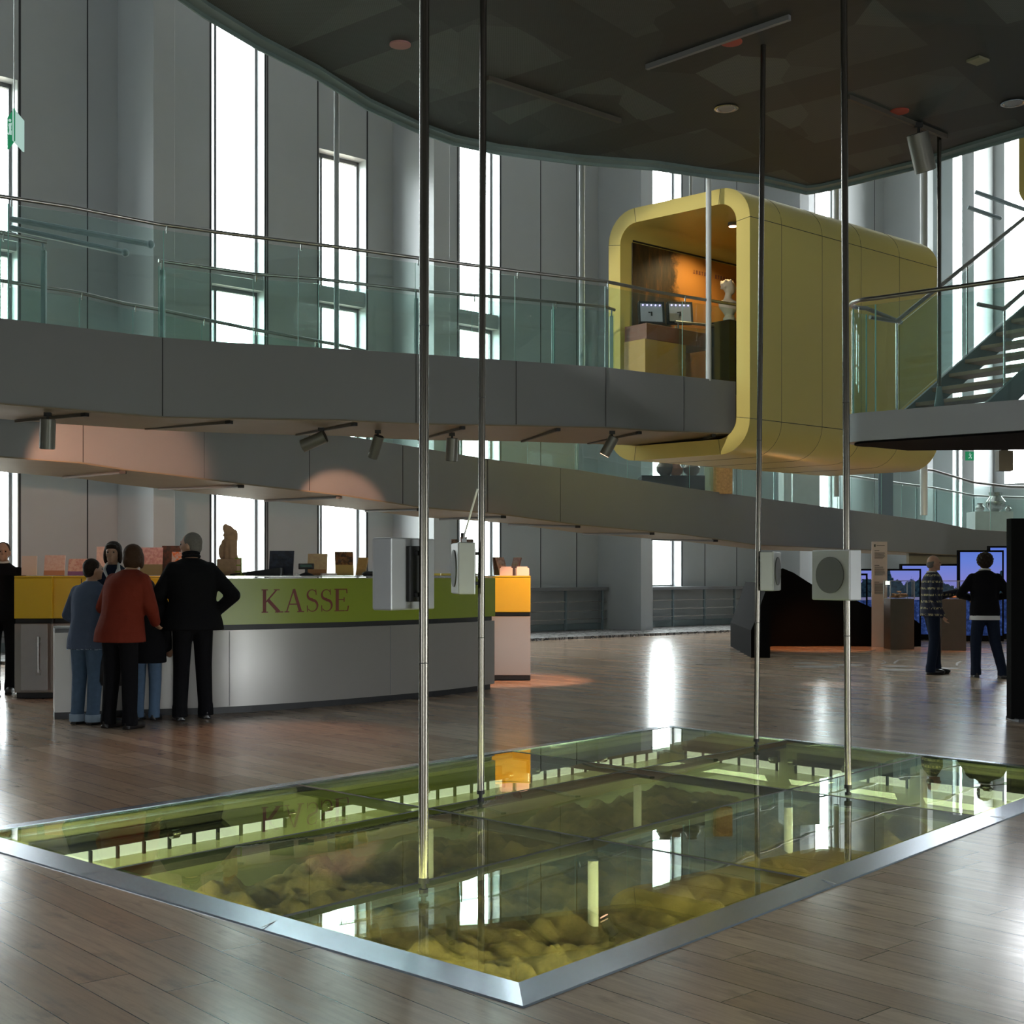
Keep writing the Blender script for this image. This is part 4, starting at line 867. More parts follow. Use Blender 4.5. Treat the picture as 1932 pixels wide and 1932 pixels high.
stand(680, 0, 14.45, .12, .2, pic('cover_j', (.5, .28, .08), (.45, .25, .07), (.4, .22, .06), .07), 'narrow ochre leaflet leaning right of the brown book', 'leaflet', 16, -.5, nm_='leaflet')
stand(938, 0, 17.6, .10, .24, pic('cover_k', (.12, .06, .04), (.2, .1, .07), (.15, .08, .05), .1), 'dark upright book at the left of the end counter', 'book', 8, .6)
stand(952, 0, 17.5, .16, .25, pic('cover_l', (.3, .15, .1), (.45, .28, .2), (.3, .2, .13), .1), 'open tent shaped book on the end counter', 'book', 20, .9)
stand(968, 0, 17.6, .14, .25, pic('cover_m', (.2, .08, .05), (.25, .12, .08), (.2, .1, .06), .1), 'reddish brown book leaning on the end counter', 'book', 20, -.8)
for k, px in enumerate((955, 985)):
    q = P(px, 0, 17.42); m = MB(); m.box((q.x, q.y, CT+.05), (.17, .1, .1), .2*k); m.box((q.x, q.y+.03, CT+.09), (.14, .04, .06), .2*k); tag(m.build('card_box', M['paper']), ['low cream card box at the left of the end counter', 'low cream card box at the right corner of the end counter'][k], 'box')
# statue
q = P(432, 0, 14.2); T = thing('stone_statue', 'headless sandstone figure on a block at the middle of the counter', 'statue', (q.x, q.y, CT))
m = MB(); m.box((q.x, q.y, CT+.095), (.22, .2, .17)); m.box((q.x, q.y, CT+.015), (.24, .22, .03)); m.build('statue_block', M['stone'], T, bevel=.008)
m = MB(); z = CT+.17
m.loft([(q.x+.01, q.y, z, .10, .07), (q.x+.015, q.y, z+.06, .075, .06), (q.x+.02, q.y, z+.16, .07, .06), (q.x+.02, q.y, z+.25, .075, .06), (q.x+.01, q.y, z+.31, .07, .055), (q.x-.01, q.y, z+.36, .04, .035), (q.x-.015, q.y, z+.375, .02, .02)])
m.ell((q.x-.03, q.y-.03, z+.34), (.035, .03, .05)); m.ell((q.x+.07, q.y-.01, z+.26), (.03, .03, .07)); m.ell((q.x-.07, q.y-.02, z+.09), (.04, .04, .09)); m.ell((q.x-.06, q.y-.02, z+.19), (.02, .02, .03)); m.tube([(q.x-.02, q.y-.06, z), (q.x-.01, q.y-.055, z+.2)], .02); m.tube([(q.x+.04, q.y-.06, z), (q.x+.035, q.y-.055, z+.2)], .022); m.tube([(q.x-.05, q.y-.05, z+.27), (q.x+.0, q.y-.07, z+.24), (q.x+.06, q.y-.05, z+.28)], .018)
m.build('statue_figure', M['stone'], T, remesh=.009)
# cash display, black trays, small E sign
q = P(578, 0, 13.95); T = thing('cash_display', 'small black customer display on a foot on the green counter', 'till display', (q.x, q.y, CT))
m = MB(); m.box((q.x, q.y, CT+.10), (.16, .05, .06)); hd = m.build('display_head', M['black'], T, bevel=.006); m = MB(); m.box((q.x, q.y-.027, CT+.105), (.12, .004, .025)); m.build('readout', mk('readout', (.01, .07, .04), .2), hd)
m = MB(); m.tube([(q.x, q.y, CT+.02), (q.x, q.y, CT+.08)], .015); m.loft([(q.x, q.y, CT, .09, .06), (q.x, q.y, CT+.02, .06, .04), (q.x, q.y, CT+.035, .02, .02)]); m.build('display_foot', M['black'], T)
q = P(490, 0, 13.9); m = MB(); m.add([(q.x-.3, q.y-.05, CT), (q.x+.22, q.y-.05, CT), (q.x+.22, q.y+.2, CT), (q.x-.3, q.y+.2, CT), (q.x-.3, q.y-.05, CT+.02), (q.x+.22, q.y-.05, CT+.085), (q.x+.22, q.y+.2, CT+.085), (q.x-.3, q.y+.2, CT+.02)], [(0, 3, 2, 1), (4, 5, 6, 7), (0, 1, 5, 4), (1, 2, 6, 5), (2, 3, 7, 6), (3, 0, 4, 7)]); tag(m.build('till_tray', M['black']), 'flat black sloping tray on the counter right of the statue', 'tray')
q = P(700, 0, 14.4); m = MB(); m.ell((q.x, q.y, CT+.02), (.1, .07, .035)); tag(m.build('black_pouch', M['black'], smooth=True), 'low black rounded pouch right of the brown book', 'pouch')
q = P(455, 0, 13.75); m = MB(); m.box((q.x, q.y, CT+.10), (.012, .01, .17)); m.box((q.x-.03, q.y, CT+.18), (.07, .01, .014)); m.box((q.x-.025, q.y, CT+.11), (.055, .01, .012)); m.box((q.x-.03, q.y, CT+.045), (.07, .01, .014)); m.box((q.x, q.y, CT+.006), (.08, .06, .012)); tag(m.build('letter_stand', M['green']), 'small green letter shaped stand beside the statue', 'stand')
for k, (px, w_, mt) in enumerate(((548, .18, 'cglass'), (620, .16, 'paper'), (668, .22, 'cglass'), (812, .2, 'cyellow'), (842, .16, 'cyellow'), (895, .1, 'paper'))):
    q = P(px, 0, interp(CK, px, 1)+.3); m = MB(); m.box((q.x, q.y, CT+.014), (w_, .14, .026), .3); tag(m.build('leaflet_tray', M[mt], bevel=.004), ['clear tray left of the cash display', 'low white tray right of the cash display', 'clear tray under the brown book', 'yellow tray to the right of the thick pole', 'small yellow tray beside the cable loudspeaker', 'white card at the right end of the green counter'][k], 'tray')
q = P(872, 0, 16.9); T = thing('postcard_rack', 'tall dark postcard rack behind the side view loudspeaker', 'postcard rack', (q.x, q.y, 0))
m = MB(); m.tube([(q.x, q.y, 0), (q.x, q.y, 1.92)], .02); m.tube([(q.x, q.y, 0), (q.x, q.y, .03)], .2, 20); m.build('rack_pole', M['black'], T)
for i, (dx, z_) in enumerate(((-.09, 1.75), (.02, 1.78), (.1, 1.75), (-.09, 1.55), (.02, 1.56), (.1, 1.54), (-.09, 1.35), (.03, 1.34))):
    m = MB(); m.box((q.x+dx, q.y-.05, z_), (.09, .02, .17), .2*(i % 3-1)); m.build('postcard', pic('card_%d' % i, (.05, .03, .02), (.25, .13, .08), (.1, .06, .04), .09), T)
# things on the service desk
for k, (px, py, w_, h_, lab) in enumerate(((318, 1178, .16, .12, 'white card terminal box on the low service desk'), (120, 1190, .16, .02, 'white paper sheets on the left end of the service desk'))):
    q = P(px, 0, 12.95 if k == 0 else 12.75); m = MB(); m.box((q.x, q.y, .87+h_/2), (w_, .12, h_)); tag(m.build(['card_terminal', 'paper_sheets'][k], M['cloth_white'], bevel=.004), lab, ['terminal', 'paper'][k])

# ------------------------------------------------------------------ exhibition area on the right
mp = [(375, 1640), (440, 1440), (480, 1350), (560, 1305), (620, 1330), (690, 1375), (730, 1400), (820, 1425), (900, 1450), (980, 1490), (1060, 1525), (1170, 1535), (1240, 1560), (1300, 1590), (1345, 1625)]
YP = 25.7; out_ = [P(1292+a/3.019, 640+b/3.019, YP) for a, b in mp]
T = thing('mountain_partition', 'low black partition cut like a mountain ridge', 'partition', (out_[7].x, YP, 0))
prof = [(out_[0].x, 0)]+[(q.x, q.z) for q in out_]+[(out_[-1].x, 0)]; nn = len(prof)
m = MB(); m.add([(x, YP, z_) for x, z_ in prof]+[(x, YP+.12, z_) for x, z_ in prof], [tuple(range(nn)), tuple(range(nn, 2*nn))[::-1]]+[(i, (i+1) % nn, nn+(i+1) % nn, nn+i) for i in range(nn)]); m.build('ridge_panel', M['dark'], T)
a, b = P(1417, 0, 22.1), P(1453, 0, 22.1); m = MB(); pr = [(a.x, 0), (a.x, .46), (a.x+.06, .6), (b.x-.03, 1.25), (b.x, 1.2), (b.x, 0)]; nn = len(pr); m.add([(x, 22.1, z_) for x, z_ in pr]+[(x+.25, YP, z_) for x, z_ in pr], [tuple(range(nn)), tuple(range(nn, 2*nn))[::-1]]+[(i, (i+1) % nn, nn+(i+1) % nn, nn+i) for i in range(nn)]); m.build('wing_panel', M['dark'], T)
for k, (x0, x1, yt, Y, lab) in enumerate(((1560, 1637, 1082, 27.4, 'smallest dark framed lightbox of trees behind the ridge partition'), (1600, 1738, 1073, 27.8, 'wide landscape lightbox behind the text banner'), (1699, 1812, 1064, 28.2, 'middle landscape lightbox behind the man in the sweater'), (1808, 1894, 1038, 27.6, 'tall landscape lightbox behind the woman in black'), (1865, 1990, 1030, 28.4, 'tallest landscape lightbox beside the black panel'))):
    a, b = P(x0, yt, Y), P(x1, yt, Y); T = thing('landscape_lightbox', lab, 'lightbox', ((a.x+b.x)/2, Y, 0))
    m = MB(); m.bb(a.x, b.x, Y, Y+.1, 0, a.z); m.build('housing', M['dark'], T); m = MB(); m.bb(a.x+.04, b.x-.04, Y-.008, Y, .12, a.z-.04); m.build('screen', M['screen'], T)
for k, (x0, x1, Y, lab) in enumerate(((1680, 1725, 24.5, 'taupe display plinth with glass case left of the man in the sweater'), (1777, 1823, 24.2, 'taupe display plinth with glass case between the two visitors'))):
    a, b = P(x0, 0, Y), P(x1, 0, Y); w_ = b.x-a.x; T = thing('display_plinth', lab, 'display case', ((a.x+b.x)/2, Y, 0))
    m = MB(); m.bb(a.x, b.x, Y, Y+w_, .0, .94); m.build('plinth_body', M['plinth'], T, bevel=.004); m = MB(); m.bb(a.x+.01, b.x-.01, Y+.01, Y+w_-.01, .942, 1.27); m.build('glass_case', M['cglass'], T)
    m = MB()
    for (xx, yy) in ((a.x, Y), (b.x, Y), (a.x, Y+w_), (b.x, Y+w_)): m.bb(xx-.008, xx+.008, yy-.008, yy+.008, .94, 1.275)
    m.bb(a.x, b.x, Y-.008, Y+.008, 1.265, 1.28); m.build('case_edge', M['alu'], T)
    m = MB(); random.seed(k+3); c = (a.x+b.x)/2
    for i in range(26):
        r_ = random.uniform(0, .15); an = random.uniform(0, 6.3); Q = Matrix.Rotation(an, 3, 'Z') @ Matrix.Rotation(random.uniform(-.6, .6), 3, 'X'); m.box((c+r_*math.cos(an), Y+w_/2+r_*math.sin(an), .965+random.uniform(0, .11)*(1-r_/.2)), (random.uniform(.05, .12), random.uniform(.03, .07), .02), M=Q)
    tag(m.build('potsherd_heap', mk('terracotta_%d' % k, (.42, .2, .08), .7, 0, .4, 20)), ['heap of orange brown finds in the left glass case', 'heap of orange brown finds in the right glass case'][k], 'finds')
a, b = P(1645, 1022, 25.4), P(1674, 1022, 25.4); T = thing('text_banner', 'tall pinkish text banner beside the left display case', 'banner', ((a.x+b.x)/2, 25.4, .7))
m = MB(); m.bb(a.x, b.x, 25.4, 25.43, .0, a.z); m.build('banner_board', M['paper'], T)
m = MB(); m.bb(a.x+.04, a.x+.07, 25.394, 25.4, a.z-.1, a.z-.05); z = a.z-.08; m.bb(a.x+.09, b.x-.05, 25.394, 25.4, z, z+.008)
random.seed(4); 
for blk, nl in ((.18, 7), (.46, 9), (.78, 11)):
    m.bb(a.x+.05, a.x+.14, 25.394, 25.4, a.z-blk, a.z-blk+.012)
    for i in range(nl): zz = a.z-blk-.03-i*.019; m.bb(a.x+.05, b.x-.04-random.uniform(0, .05), 25.394, 25.4, zz, zz+.007)
m.build('banner_text', M['plinth'], T)
a = P(1908, 978, 12.5); T = thing('freestanding_partition', 'free standing black panel at the right picture edge', 'panel', (a.x+.4, 12.5, 0)); m = MB(); m.bb(a.x, a.x+.9, 12.5, 12.62, .02, a.z); m.build('panel_board', M['dark'], T); m = MB(); m.bb(a.x+.03, a.x+.8, 12.4, 12.72, 0, .03); m.build('panel_foot', M['black'], T)
wp = [(1715, 28.9), (1780, 29.2), (1860, 29.5), (1940, 29.6), (2100, 29.6)]
m = MB(); A = v2([P(x, 0, y+.9) for x, y in wp]); B = [(x, y+.2) for x, y in A]; m.strip(A, B, [0]*5, [interp(LR, x, 2)+.02 for x, _ in wp])
tag(m.build('exhibition_wall', mk('wall_beige', (.33, .31, .24), .6)), 'curved beige wall behind the landscape lightboxes', 'wall')
# floor inlays
random.seed(11)
fd_ = [(1338, 1253, .5), (1356, 1243, .5), (1376, 1229, .5), (1390, 1219, .45), (1401, 1210, .45), (1540, 1258, .8), (1520, 1251, .5), (1600, 1255, .6), (1693, 1264, .7), (1691, 1257, .5), (1782, 1261, .5), (1860, 1263, .4)]
for px, py, w_ in fd_:
    q = FL(px, py); m = MB(); m.add([(q.x+w_*.42*math.cos(2*PI*i/24), q.y+w_*.30*math.sin(2*PI*i/24), z_) for z_ in (.0, .003) for i in range(24)], [tuple(range(24))[::-1], tuple(range(24, 48))]+[(i, (i+1) % 24, 24+(i+1) % 24, 24+i) for i in range(24)])
    tag(m.build('floor_spot', M['plinth']), 'dark round spot inlaid in the exhibition floor', 'floor marking', 'dark round floor spots in the exhibition')
for k, pts in enumerate((((1640, 1243), (1665, 1246), (1672, 1250), (1662, 1253)), ((1686, 1252), (1694, 1246), (1712, 1244), (1700, 1241)), ((1633, 1231), (1645, 1228), (1652, 1226)), ((1805, 1256), (1806, 1251), (1813, 1248)), ((1560, 1236), (1590, 1240), (1620, 1238)))):
    m = MB(); L = [FL(*q) for q in pts]; m.strip([(q.x, q.y-.05) for q in L], [(q.x, q.y+.05) for q in L], [0]*len(L), [.003]*len(L)); tag(m.build('floor_line', M['plinth']), 'dark crooked line inlaid in the exhibition floor', 'floor marking', 'dark crooked floor lines in the exhibition')
# exhibits on the ramp
def ramp_z(px): return interp(LR, px, 3)-.02
def exbox(nm_, lab, cat, x0, x1, yt, Y, dep, mat, zb_=None):
    a, b = P(x0, yt, Y), P(x1, yt, Y); z_ = ramp_z((x0+x1)/2) if zb_ is None else zb_; m = MB(); m.bb(a.x, b.x, Y, Y+dep, z_, a.z); return tag(m.build(nm_, mat), lab, cat), a, b
o, a, b = exbox('exhibit_table', 'black exhibit table on the ramp under the yellow box', 'table', 1211, 1330, 897, 24.0, .8, M['dark'])
for k, (px, sz) in enumerate(((1255, .17), (1275, .14), (1305, .16))):
    q = P(px, 0, 24.3); z_ = a.z; m = MB(); m.loft([(q.x, q.y, z_, sz*.4, sz*.4), (q.x, q.y, z_+sz*.5, sz*.9, sz*.9), (q.x, q.y, z_+sz, sz, sz), (q.x, q.y, z_+sz*1.6, sz*.6, sz*.6), (q.x, q.y, z_+sz*1.8, sz*.65, sz*.65)])
    tag(m.build('bronze_vessel', [M['bronze'], mk('clay_red', (.25, .08, .04), .4), M['bronze']][k], smooth=True), ['wide dark vessel at the left of the exhibit table', 'round reddish vessel in the middle of the exhibit table', 'dark footed vessel at the right of the exhibit table'][k], 'vessel')
exbox('stone_relief', 'sandstone relief slab with carved figures on the ramp', 'relief', 1347, 1382, 880, 23.9, .12, mk('relief_stone', (.50, .30, .16), .8, 0, .5, 22, 1))
exbox('stone_post', 'pale stone post left of the carved relief', 'post', 1330, 1346, 876, 24.0, .15, mk('post_stone', (.4, .42, .33), .8))
o, a, b = exbox('white_column', 'white display column standing on the ramp behind the right poles', 'column', 1479, 1547, 850, 28.8, .6, M['cloth_white'])
exbox('figure_poster', 'dark poster of a standing figure on the ramp', 'poster', 1658, 1685, 892, 30.5, .04, mk('poster_dark', (.05, .07, .11), .5))
o, a, b = exbox('vessel_case', 'white display base for silver vessels at the right edge', 'display case', 1840, 1912, 965, 31.0, .6, M['cloth_white'])
for k, (px, sz) in enumerate(((1878, .22), (1849, .10), (1902, .07))):
    q = P(px, 0, 31.3); m = MB(); m.loft([(q.x, q.y, a.z, sz*.4, sz*.4), (q.x, q.y, a.z+sz*.6, sz, sz), (q.x, q.y, a.z+sz*1.1, sz*1.05, sz*1.05), (q.x, q.y, a.z+sz*1.7, sz*.6, sz*.6), (q.x, q.y, a.z+sz*2.1, sz*.7, sz*.7)]); tag(m.build('silver_vessel', M['steel'], smooth=True), ['largest silver vessel on the white display base', 'left silver vessel on the white display base', 'small silver vessel at the right of the white display base'][k], 'vessel')
a = P(1885, 850, 26); m = MB(); m.bb(a.x, a.x+.28, 26, 26.2, P(0, 888, 26).z, a.z); m.bb(a.x+.06, a.x+.2, 26.05, 26.15, a.z, a.z+.03); m.tube([(a.x+.14, 26.1, a.z), (a.x+.14, 26.1, ZC+1)], .01, 6); tag(m.build('hanging_box', M['plinth']), 'grey hanging projector box in front of the bright window at right', 'projector')
# exit signs
a = P(1822, 852, 27); T = thing('exit_sign', 'small green running man exit sign hanging at the right over the ramp', 'exit sign', (a.x+.09, 27, a.z-.18))
m = MB(); m.bb(a.x, a.x+.17, 27, 27.03, a.z-.18, a.z); m.build('sign_panel', M['signgreen'], T)
def runman(m, c, w_, ex, ez, y_):
    ux = Vector(ex); uz_ = Vector((0, 0, 1)); o = Vector(c)
    f = lambda a, b: o+ux*(a*w_)+uz_*(b*w_)+Vector(y_)
    m.tube([f(0, .1), f(.05, -.12)], w_*.05, 6); m.ell(f(.0, .22), w_*.055, 8, 6); m.tube([f(.05, -.12), f(.16, -.2), f(.12, -.34)], w_*.035, 6); m.tube([f(.05, -.12), f(-.04, -.24), f(-.16, -.26)], w_*.035, 6); m.tube([f(0, .1), f(.13, .02), f(.18, .1)], w_*.028, 6); m.tube([f(0, .1), f(-.12, .04)], w_*.028, 6)
m = MB(); runman(m, (a.x+.085, 26.995, a.z-.08), .2, (1, 0, 0), 1, (0, 0, 0)); m.build('running_man', M['signwhite'], T)
m = MB(); m.tube([(a.x+.08, 27.015, a.z), (a.x+.08, 27.015, 4.4)], .006, 6); m.build('hanger', M['steel'], T)
a = P(26, 228, 15); T = thing('exit_sign', 'glowing green and white wedge exit sign at the left picture edge', 'exit sign', (a.x, 15, a.z-.36))
b = P(46, 224, 14.6); c = P(14, 236, 14.7); z0_, z1_ = P(0, 287, 15).z, P(0, 228, 15).z
def wq(m, p, q, z0_, z1_, th_=.015):
    d = Vector((q.x-p.x, q.y-p.y, 0)).normalized(); nn_ = Vector((-d.y, d.x, 0))*th_; m.prism([p.xy, q.xy, (q+nn_).xy, (p+nn_).xy], z0_, z1_)
m = MB(); wq(m, P(26, 0, 14.6), P(46, 0, 15.0), z0_, z1_); m.build('pale_face', M['signwhite'], T); m = MB(); wq(m, P(14, 0, 14.9), P(26, 0, 14.6), z0_, z1_); m.build('green_face', M['signgreen'], T)
m = MB(); runman(m, (P(20, 0, 14.74).x, 14.73, (z0_+z1_)/2+.02), .3, (.5, -.5, 0), 1, (0, -.01, 0)); m.build('running_man', M['signwhite'], T)
m = MB(); q = P(27, 0, 14.75); m.tube([(q.x, q.y, z1_), (q.x, q.y, ROOF)], .006, 6); m.build('hanger', M['steel'], T)
# ------------------------------------------------------------------ people
def person(lab, px, py, theta, h, top, bottom, hair='short', hairm='hairdark', hem=.86, bulk=1.0, lean=0, side=0, J=None, yaw=0, pitch=0, sleeves=True, collar=None, flare=.03, extra=None, cuff=False, base=None, topname='jacket'):
    J = J or {}; s = h/1.75
    b = FL(px, py) if base is None else Vector(base)
    T = local(thing('person', lab, 'person', (0, 0, 0)))
    def g(k, d): return Vector(J.get(k, d))
    def ln(v):
        v = Vector(v); f = max(0, (v.z-.95)/.7); return Vector((v.x+side*f, v.y-lean*f, v.z-.5*lean*lean*f))
    sc_ = lambda v: v*s
    hip = [g('hipL', (-.09, 0, .92)), g('hipR', (.09, 0, .92))]; kn = [g('kneeL', (-.1, -.015, .5)), g('kneeR', (.1, -.015, .5))]; an = [g('ankL', (-.1, .02, .085)), g('ankR', (.1, .02, .085))]
    sh = [ln(g('shL', (-.165, .0, 1.375))), ln(g('shR', (.165, 0, 1.375)))]
    el = [ln(g('elL', (-.25, .03, 1.13))), ln(g('elR', (.25, .03, 1.13)))]; wr = [ln(g('wrL', (-.24, -.08, .88))), ln(g('wrR', (.24, -.08, .88)))]
    hc = ln((0, -.015, 1.61))
    H = Matrix.Rotation(R(yaw), 3, 'Z') @ Matrix.Rotation(R(pitch), 3, 'X')
    hp = lambda x, y, z: sc_(hc+H @ Vector((x, y, z)))
    def he(m, c, r): m.ell(hp(*c), tuple(q*s for q in r), 16, 12, M=H)
    # body, one surface
    m = MB()
    ring = lambda z, rx, ry, y=0: (*(sc_(ln((0, y, z)))), rx*s, ry*s)
    m.loft([ring(.84, .10, .08), ring(.93, .155, .105), ring(1.08, .135, .095), ring(1.25, .155, .105), ring(1.36, .165, .10), ring(1.44, .12, .08), ring(1.49, .06, .06)])
    for i in (0, 1):
        m.limb([sc_(hip[i]), sc_(kn[i]), sc_(an[i])], [.082*s, .055*s, .038*s])
        m.ell(sc_(an[i]+Vector((0, -.07, -.045))), (.042*s, .12*s, .036*s))
        m.limb([sc_(sh[i]), sc_(el[i]), sc_(wr[i])], [.05*s, .038*s, .027*s])
        d = (wr[i]-el[i]).normalized(); bend = Vector((0, -1, 0)); sd = d.cross(bend); sd = sd.normalized() if sd.length > .2 else Vector((1, 0, 0)); nn_ = sd.cross(d).normalized()
        if nn_.y > 0: nn_ = -nn_
        pc = wr[i]+d*.055; Q = Matrix((sd, nn_, d)).transposed(); m.ell(sc_(pc), (.042*s, .017*s, .055*s), M=Q)
        for k, (o_, L_) in enumerate(((-.032, .062), (-.011, .075), (.011, .071), (.032, .055))):
            f0 = wr[i]+d*.075+sd*o_; f1 = f0+d*(L_*.55)+nn_*.008; f2 = f1+d*(L_*.42)+nn_*(L_*.45); m.limb([sc_(f0), sc_(f1), sc_(f2)], [.0095*s, .009*s, .0075*s])
        ts = -1 if i == 0 else 1
        t0 = wr[i]+d*.02-sd*.03*ts; m.limb([sc_(t0), sc_(t0+d*.035-sd*.025*ts+nn_*.012), sc_(t0+d*.062-sd*.022*ts+nn_*.028)], [.013*s, .011*s, .009*s])
    m.limb([sc_(ln((0, 0, 1.43))), sc_(hc+H @ Vector((0, .015, -.06)))], [.058*s, .052*s])
    for c, r in (((0, .005, .01), (.075, .093, .102)), ((0, -.03, -.058), (.054, .062, .054)), ((0, -.078, .028), (.046, .018, .012)), ((0, -.099, -.012), (.012, .017, .02)), ((0, -.094, .006), (.008, .012, .02)), ((0, -.086, -.052), (.021, .011, .009)), ((.076, .005, -.012), (.01, .018, .03)), ((-.076, .005, -.012), (.01, .018, .03)), ((.035, -.07, -.025), (.022, .018, .018)), ((-.035, -.07, -.025), (.022, .018, .018)), ((0, -.075, -.092), (.022, .018, .015))): he(m, c, r)
    m.build('body', M['skin'], T, remesh=.0085, origin=(0, 0, 0))
    for x in (-.03, .03): e_ = MB(); e_.ell(hp(x, -.081, .006), .0085*s, 10, 8); e_.build('eye', M['eye'], T, smooth=True)
    # hair
    m = MB()
    if hair == 'short': he(m, (0, .022, .028), (.084, .092, .092)); he(m, (0, .05, -.02), (.075, .06, .07))
    if hair == 'bob':
        he(m, (0, .02, .035), (.09, .10, .09)); he(m, (0, .05, -.03), (.088, .068, .09)); he(m, (.075, .0, -.03), (.022, .05, .085)); he(m, (-.075, 0, -.03), (.022, .05, .085)); he(m, (0, -.065, .065), (.062, .03, .028))
    if hair == 'curly':
        he(m, (0, .03, .03), (.095, .095, .095)); he(m, (0, .055, -.03), (.09, .07, .07))
        for i in range(70):
            a = i*2.39996; zz = 1-2*(i+.5)/70; r_ = math.sqrt(1-zz*zz)
            if zz < -.65 or (r_*math.sin(a) < -.55 and zz < .3): continue
            he(m, (.098*r_*math.cos(a), .03+.098*r_*math.sin(a), .02+.10*zz), (.022, .022, .022))
    if hair == 'bald': he(m, (0, .045, -.02), (.079, .058, .062)); he(m, (.06, .02, .0), (.02, .04, .035)); he(m, (-.06, .02, .0), (.02, .04, .035))
    m.build('hair', M[hairm], T, remesh=.009, origin=(0, 0, 0))
    # trousers
    m = MB(); m.ell(sc_(Vector((0, .01, .90))), (.165*s, .12*s, .12*s))
    for i in (0, 1): m.limb([sc_(hip[i]), sc_(kn[i]), sc_(an[i]+Vector((0, 0, -.0)))], [.10*s, .078*s, .066*s]); m.tube([sc_(an[i]+Vector((0, 0, .05))), sc_(an[i]+Vector((0, 0, -.055)))], [.07*s, .074*s], 16)
    m.build('trousers', M[bottom], T, remesh=.012, origin=(0, 0, 0))
    if cuff:
        for i in (0, 1): m = MB(); m.tube([sc_(an[i]+Vector((0, 0, .02))), sc_(an[i]+Vector((0, 0, -.055)))], .081*s, 20); m.build('trouser_cuff', M['jeanscuff'], T, smooth=True)
    for i in (0, 1):
        m = MB(); a_ = an[i]; zc_ = a_.z-.085
        m.ell(sc_(a_+Vector((0, -.075, -.045))), (.052*s, .14*s, .045*s)); m.ell(sc_(a_+Vector((0, .02, -.03))), (.048*s, .055*s, .06*s)); m.box(sc_(a_+Vector((0, -.055, -.075))), (.085*s, .25*s, .02*s)); m.build('shoe', M['leather'], T, remesh=.010, origin=(0, 0, 0))
    # top
    m = MB(); k = bulk
    rg = [ring(hem, (.175+flare)*k, (.125+flare)*k), ring(hem+.10, (.18+flare*.6)*k, (.13+flare*.6)*k), ring(1.08, .168*k, .128*k), ring(1.24, .185*k, .135*k), ring(1.35, .19*k, .13*k), ring(1.42, .165*k, .105*k), ring(1.465, .10*k, .085), ring(1.49, .07, .07)]
    m.loft(rg, 24)
    for i in (0, 1): m.limb([sc_(sh[i]), sc_(el[i]), sc_(wr[i])], [.07*s*(.5+.5*k), .056*s*(.4+.6*k), .045*s*(.5+.5*k)])
    m.build(topname, M[top], T, remesh=.012, origin=(0, 0, 0))
    if collar:
        for (cm, z_, rr_) in collar:
            m = MB(); c0_ = sc_(ln((0, .0, z_))); n_ = 20; pts = [(c0_.x+rr_*s*math.cos(2*PI*i/n_), c0_.y-.004+rr_*s*math.sin(2*PI*i/n_), c0_.z+.012*math.sin(2*PI*i/n_)) for i in range(n_+1)]; m.tube(pts, .014*s, 8); m.build('collar', M[cm], T, smooth=True)
    if extra: extra(T, s, sc_, ln)
    T.location = (b.x, b.y, 0); T.rotation_euler = (0, 0, theta)
    return T
M['jeanscuff'] = mk('jeans_cuff', (.25, .33, .42), .85)
M['specs'] = mk('spectacle_frame', (.3, .3, .3), .2, .8)
person('person in black sweater with red and white collar standing at far left edge', 0, 0, R(12), 1.79, 'cloth_black', 'cloth_black', 'short', 'hairbrown', .84, 1.0, J={'ankR': (.08, .02, .085)}, base=(P(6, 0, 15.4).x, 15.4, 0), collar=(('cloth_scarf', 1.47, .066), ('cloth_white', 1.50, .058)), yaw=8, topname='sweater')
def vneck(T, s, sc_, ln):
    for x in (-1, 1): m = MB(); q = [sc_(ln(v)) for v in ((.055*x, -.02, 1.50), (.075*x, -.085, 1.44), (.01*x, -.135, 1.31))]; m.tube(q, [.016, .02, .006], 8); m.build('shirt_collar', M['cloth_white'], T, smooth=True)
person('person with dark bob haircut and white shirt collar attending behind the low desk', 0, 0, R(2), 1.75, 'cloth_navy', 'cloth_black', 'bob', 'hairdark', .85, .98, lean=.05, extra=vneck, base=(P(216, 0, 13.75).x, 13.75, 0), J={'elL': (-.25, -.08, 1.13), 'elR': (.25, -.08, 1.13), 'wrL': (-.14, -.26, 1.02), 'wrR': (.14, -.26, 1.02)}, topname='waistcoat')
def hemband(T, s, sc_, ln):
    m = MB(); random.seed(2); n_ = 26
    for i in range(n_):
        a = 2*PI*i/n_; m.box((.21*s*math.cos(a), .158*s*math.sin(a), .80*s+random.uniform(-.008, .008)), (.03, .006, .035), a+PI/2)
    m.build('hem_pattern', M['jeanscuff'], T)
person('young person in slate blue jacket and turned up jeans seen from behind', 163, 1366, R(158), 1.56, 'cloth_blue', 'jeans', 'short', 'hairdark', .78, 1.08, lean=.10, cuff=True, yaw=-25, J={'elL': (-.27, .0, 1.13), 'elR': (.27, 0, 1.13), 'wrL': (-.16, -.2, 1.0), 'wrR': (.16, -.2, 1.0)}, extra=hemband)
person('person in rust red jacket leaning on the service desk, back to the camera', 226, 1374, R(158), 1.70, 'cloth_red', 'cloth_black', 'bob', 'hairbrown', .80, 1.24, lean=.20, yaw=15, flare=.035, J={'ankL': (-.13, .02, .085), 'ankR': (.13, 0, .085), 'elL': (-.28, -.05, 1.12), 'elR': (.28, -.05, 1.12), 'wrL': (-.18, -.28, .98), 'wrR': (.18, -.28, .98)})
person('small person in dark coat and jeans, mostly hidden behind the rust red jacket', 277, 1358, R(175), 1.36, 'cloth_black', 'jeans', 'short', 'hairdark', .70, 1.2, lean=.05)
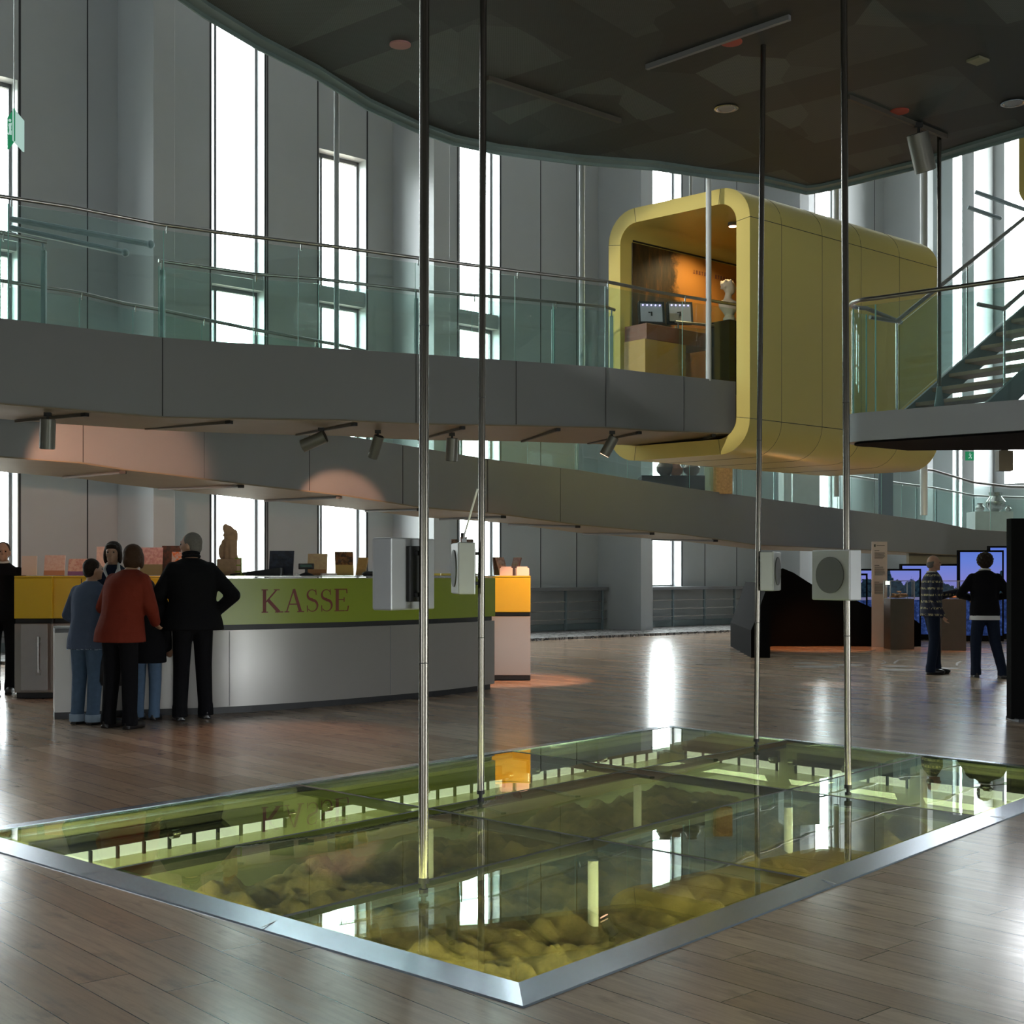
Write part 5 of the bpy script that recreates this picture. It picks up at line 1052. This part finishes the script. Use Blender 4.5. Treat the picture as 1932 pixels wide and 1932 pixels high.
person('tall person with short grey hair in wide black coat facing left at the counter', 364, 1357, R(205), 1.82, 'cloth_black', 'cloth_black', 'short', 'hairgrey', .82, 1.28, lean=.10, yaw=52, flare=.05, collar=(('cloth_black', 1.50, .075), ('cloth_black', 1.53, .07)),
       J={'ankL': (-.12, -.02, .085), 'ankR': (.13, .06, .085), 'elL': (-.36, .10, 1.14), 'elR': (.30, -.05, 1.15), 'wrL': (-.22, -.05, .98), 'wrR': (.20, -.25, 1.0)})
def specs(T, s, sc_, ln):
    pass
person('person in patterned dark sweater, balding, facing right with one hand raised', 1757, 1272, R(88), 1.68, 'sweater', 'cloth_navy', 'bald', 'hairgrey', .84, 1.12, lean=.02, flare=.01, collar=(('cloth_white', 1.475, .072),),
       J={'elL': (-.22, .04, 1.12), 'wrL': (-.20, -.10, .86), 'elR': (.22, -.16, 1.12), 'wrR': (.10, -.42, 1.20), 'ankL': (-.08, .03, .085), 'ankR': (.09, -.10, .085), 'kneeR': (.09, -.08, .5)}, topname='sweater')
def whitehem(T, s, sc_, ln):
    m = MB(); m.loft([(0, 0, .80*s, .205*s, .15*s), (0, 0, .86*s, .20*s, .148*s)], 28); m.build('shirt_hem', M['cloth_white'], T, smooth=True)
person('person with dark curly hair in black sweater over white shirt, back to camera', 1858, 1278, R(172), 1.70, 'cloth_black', 'cloth_navy', 'curly', 'hairdark', .85, 1.1, lean=.0, flare=.01, collar=(('cloth_white', 1.49, .07),), extra=whitehem,
       J={'ankR': (.19, .02, .085), 'kneeR': (.12, 0, .5), 'hipR': (.07, 0, .92), 'ankL': (-.22, .10, .085), 'kneeL': (-.13, .03, .5), 'ankR': (.12, .0, .085), 'elL': (-.33, -.0, 1.15), 'elR': (.33, 0, 1.15), 'wrL': (-.16, -.20, 1.10), 'wrR': (.16, -.20, 1.10)}, topname='sweater')
q = FL(222, 1366); T = thing('handbag', 'black shoulder bag hanging beside the rust red jacket', 'bag', (q.x, q.y, .35))
q = Vector((q.x-.02, q.y-.02, 0)); m = MB(); m.loft([(q.x, q.y, .36, .13, .06), (q.x, q.y, .40, .16, .075), (q.x, q.y, .56, .15, .065), (q.x, q.y, .64, .12, .04)], 16); m.build('bag_body', M['leather'], T, smooth=True)
m = MB(); m.tube([(q.x-.11, q.y, .62), (q.x-.10, q.y-.0, .85), (q.x, q.y, 1.0), (q.x+.1, q.y, .85), (q.x+.11, q.y, .62)], .009, 8); m.build('strap', M['leather'], T, smooth=True)
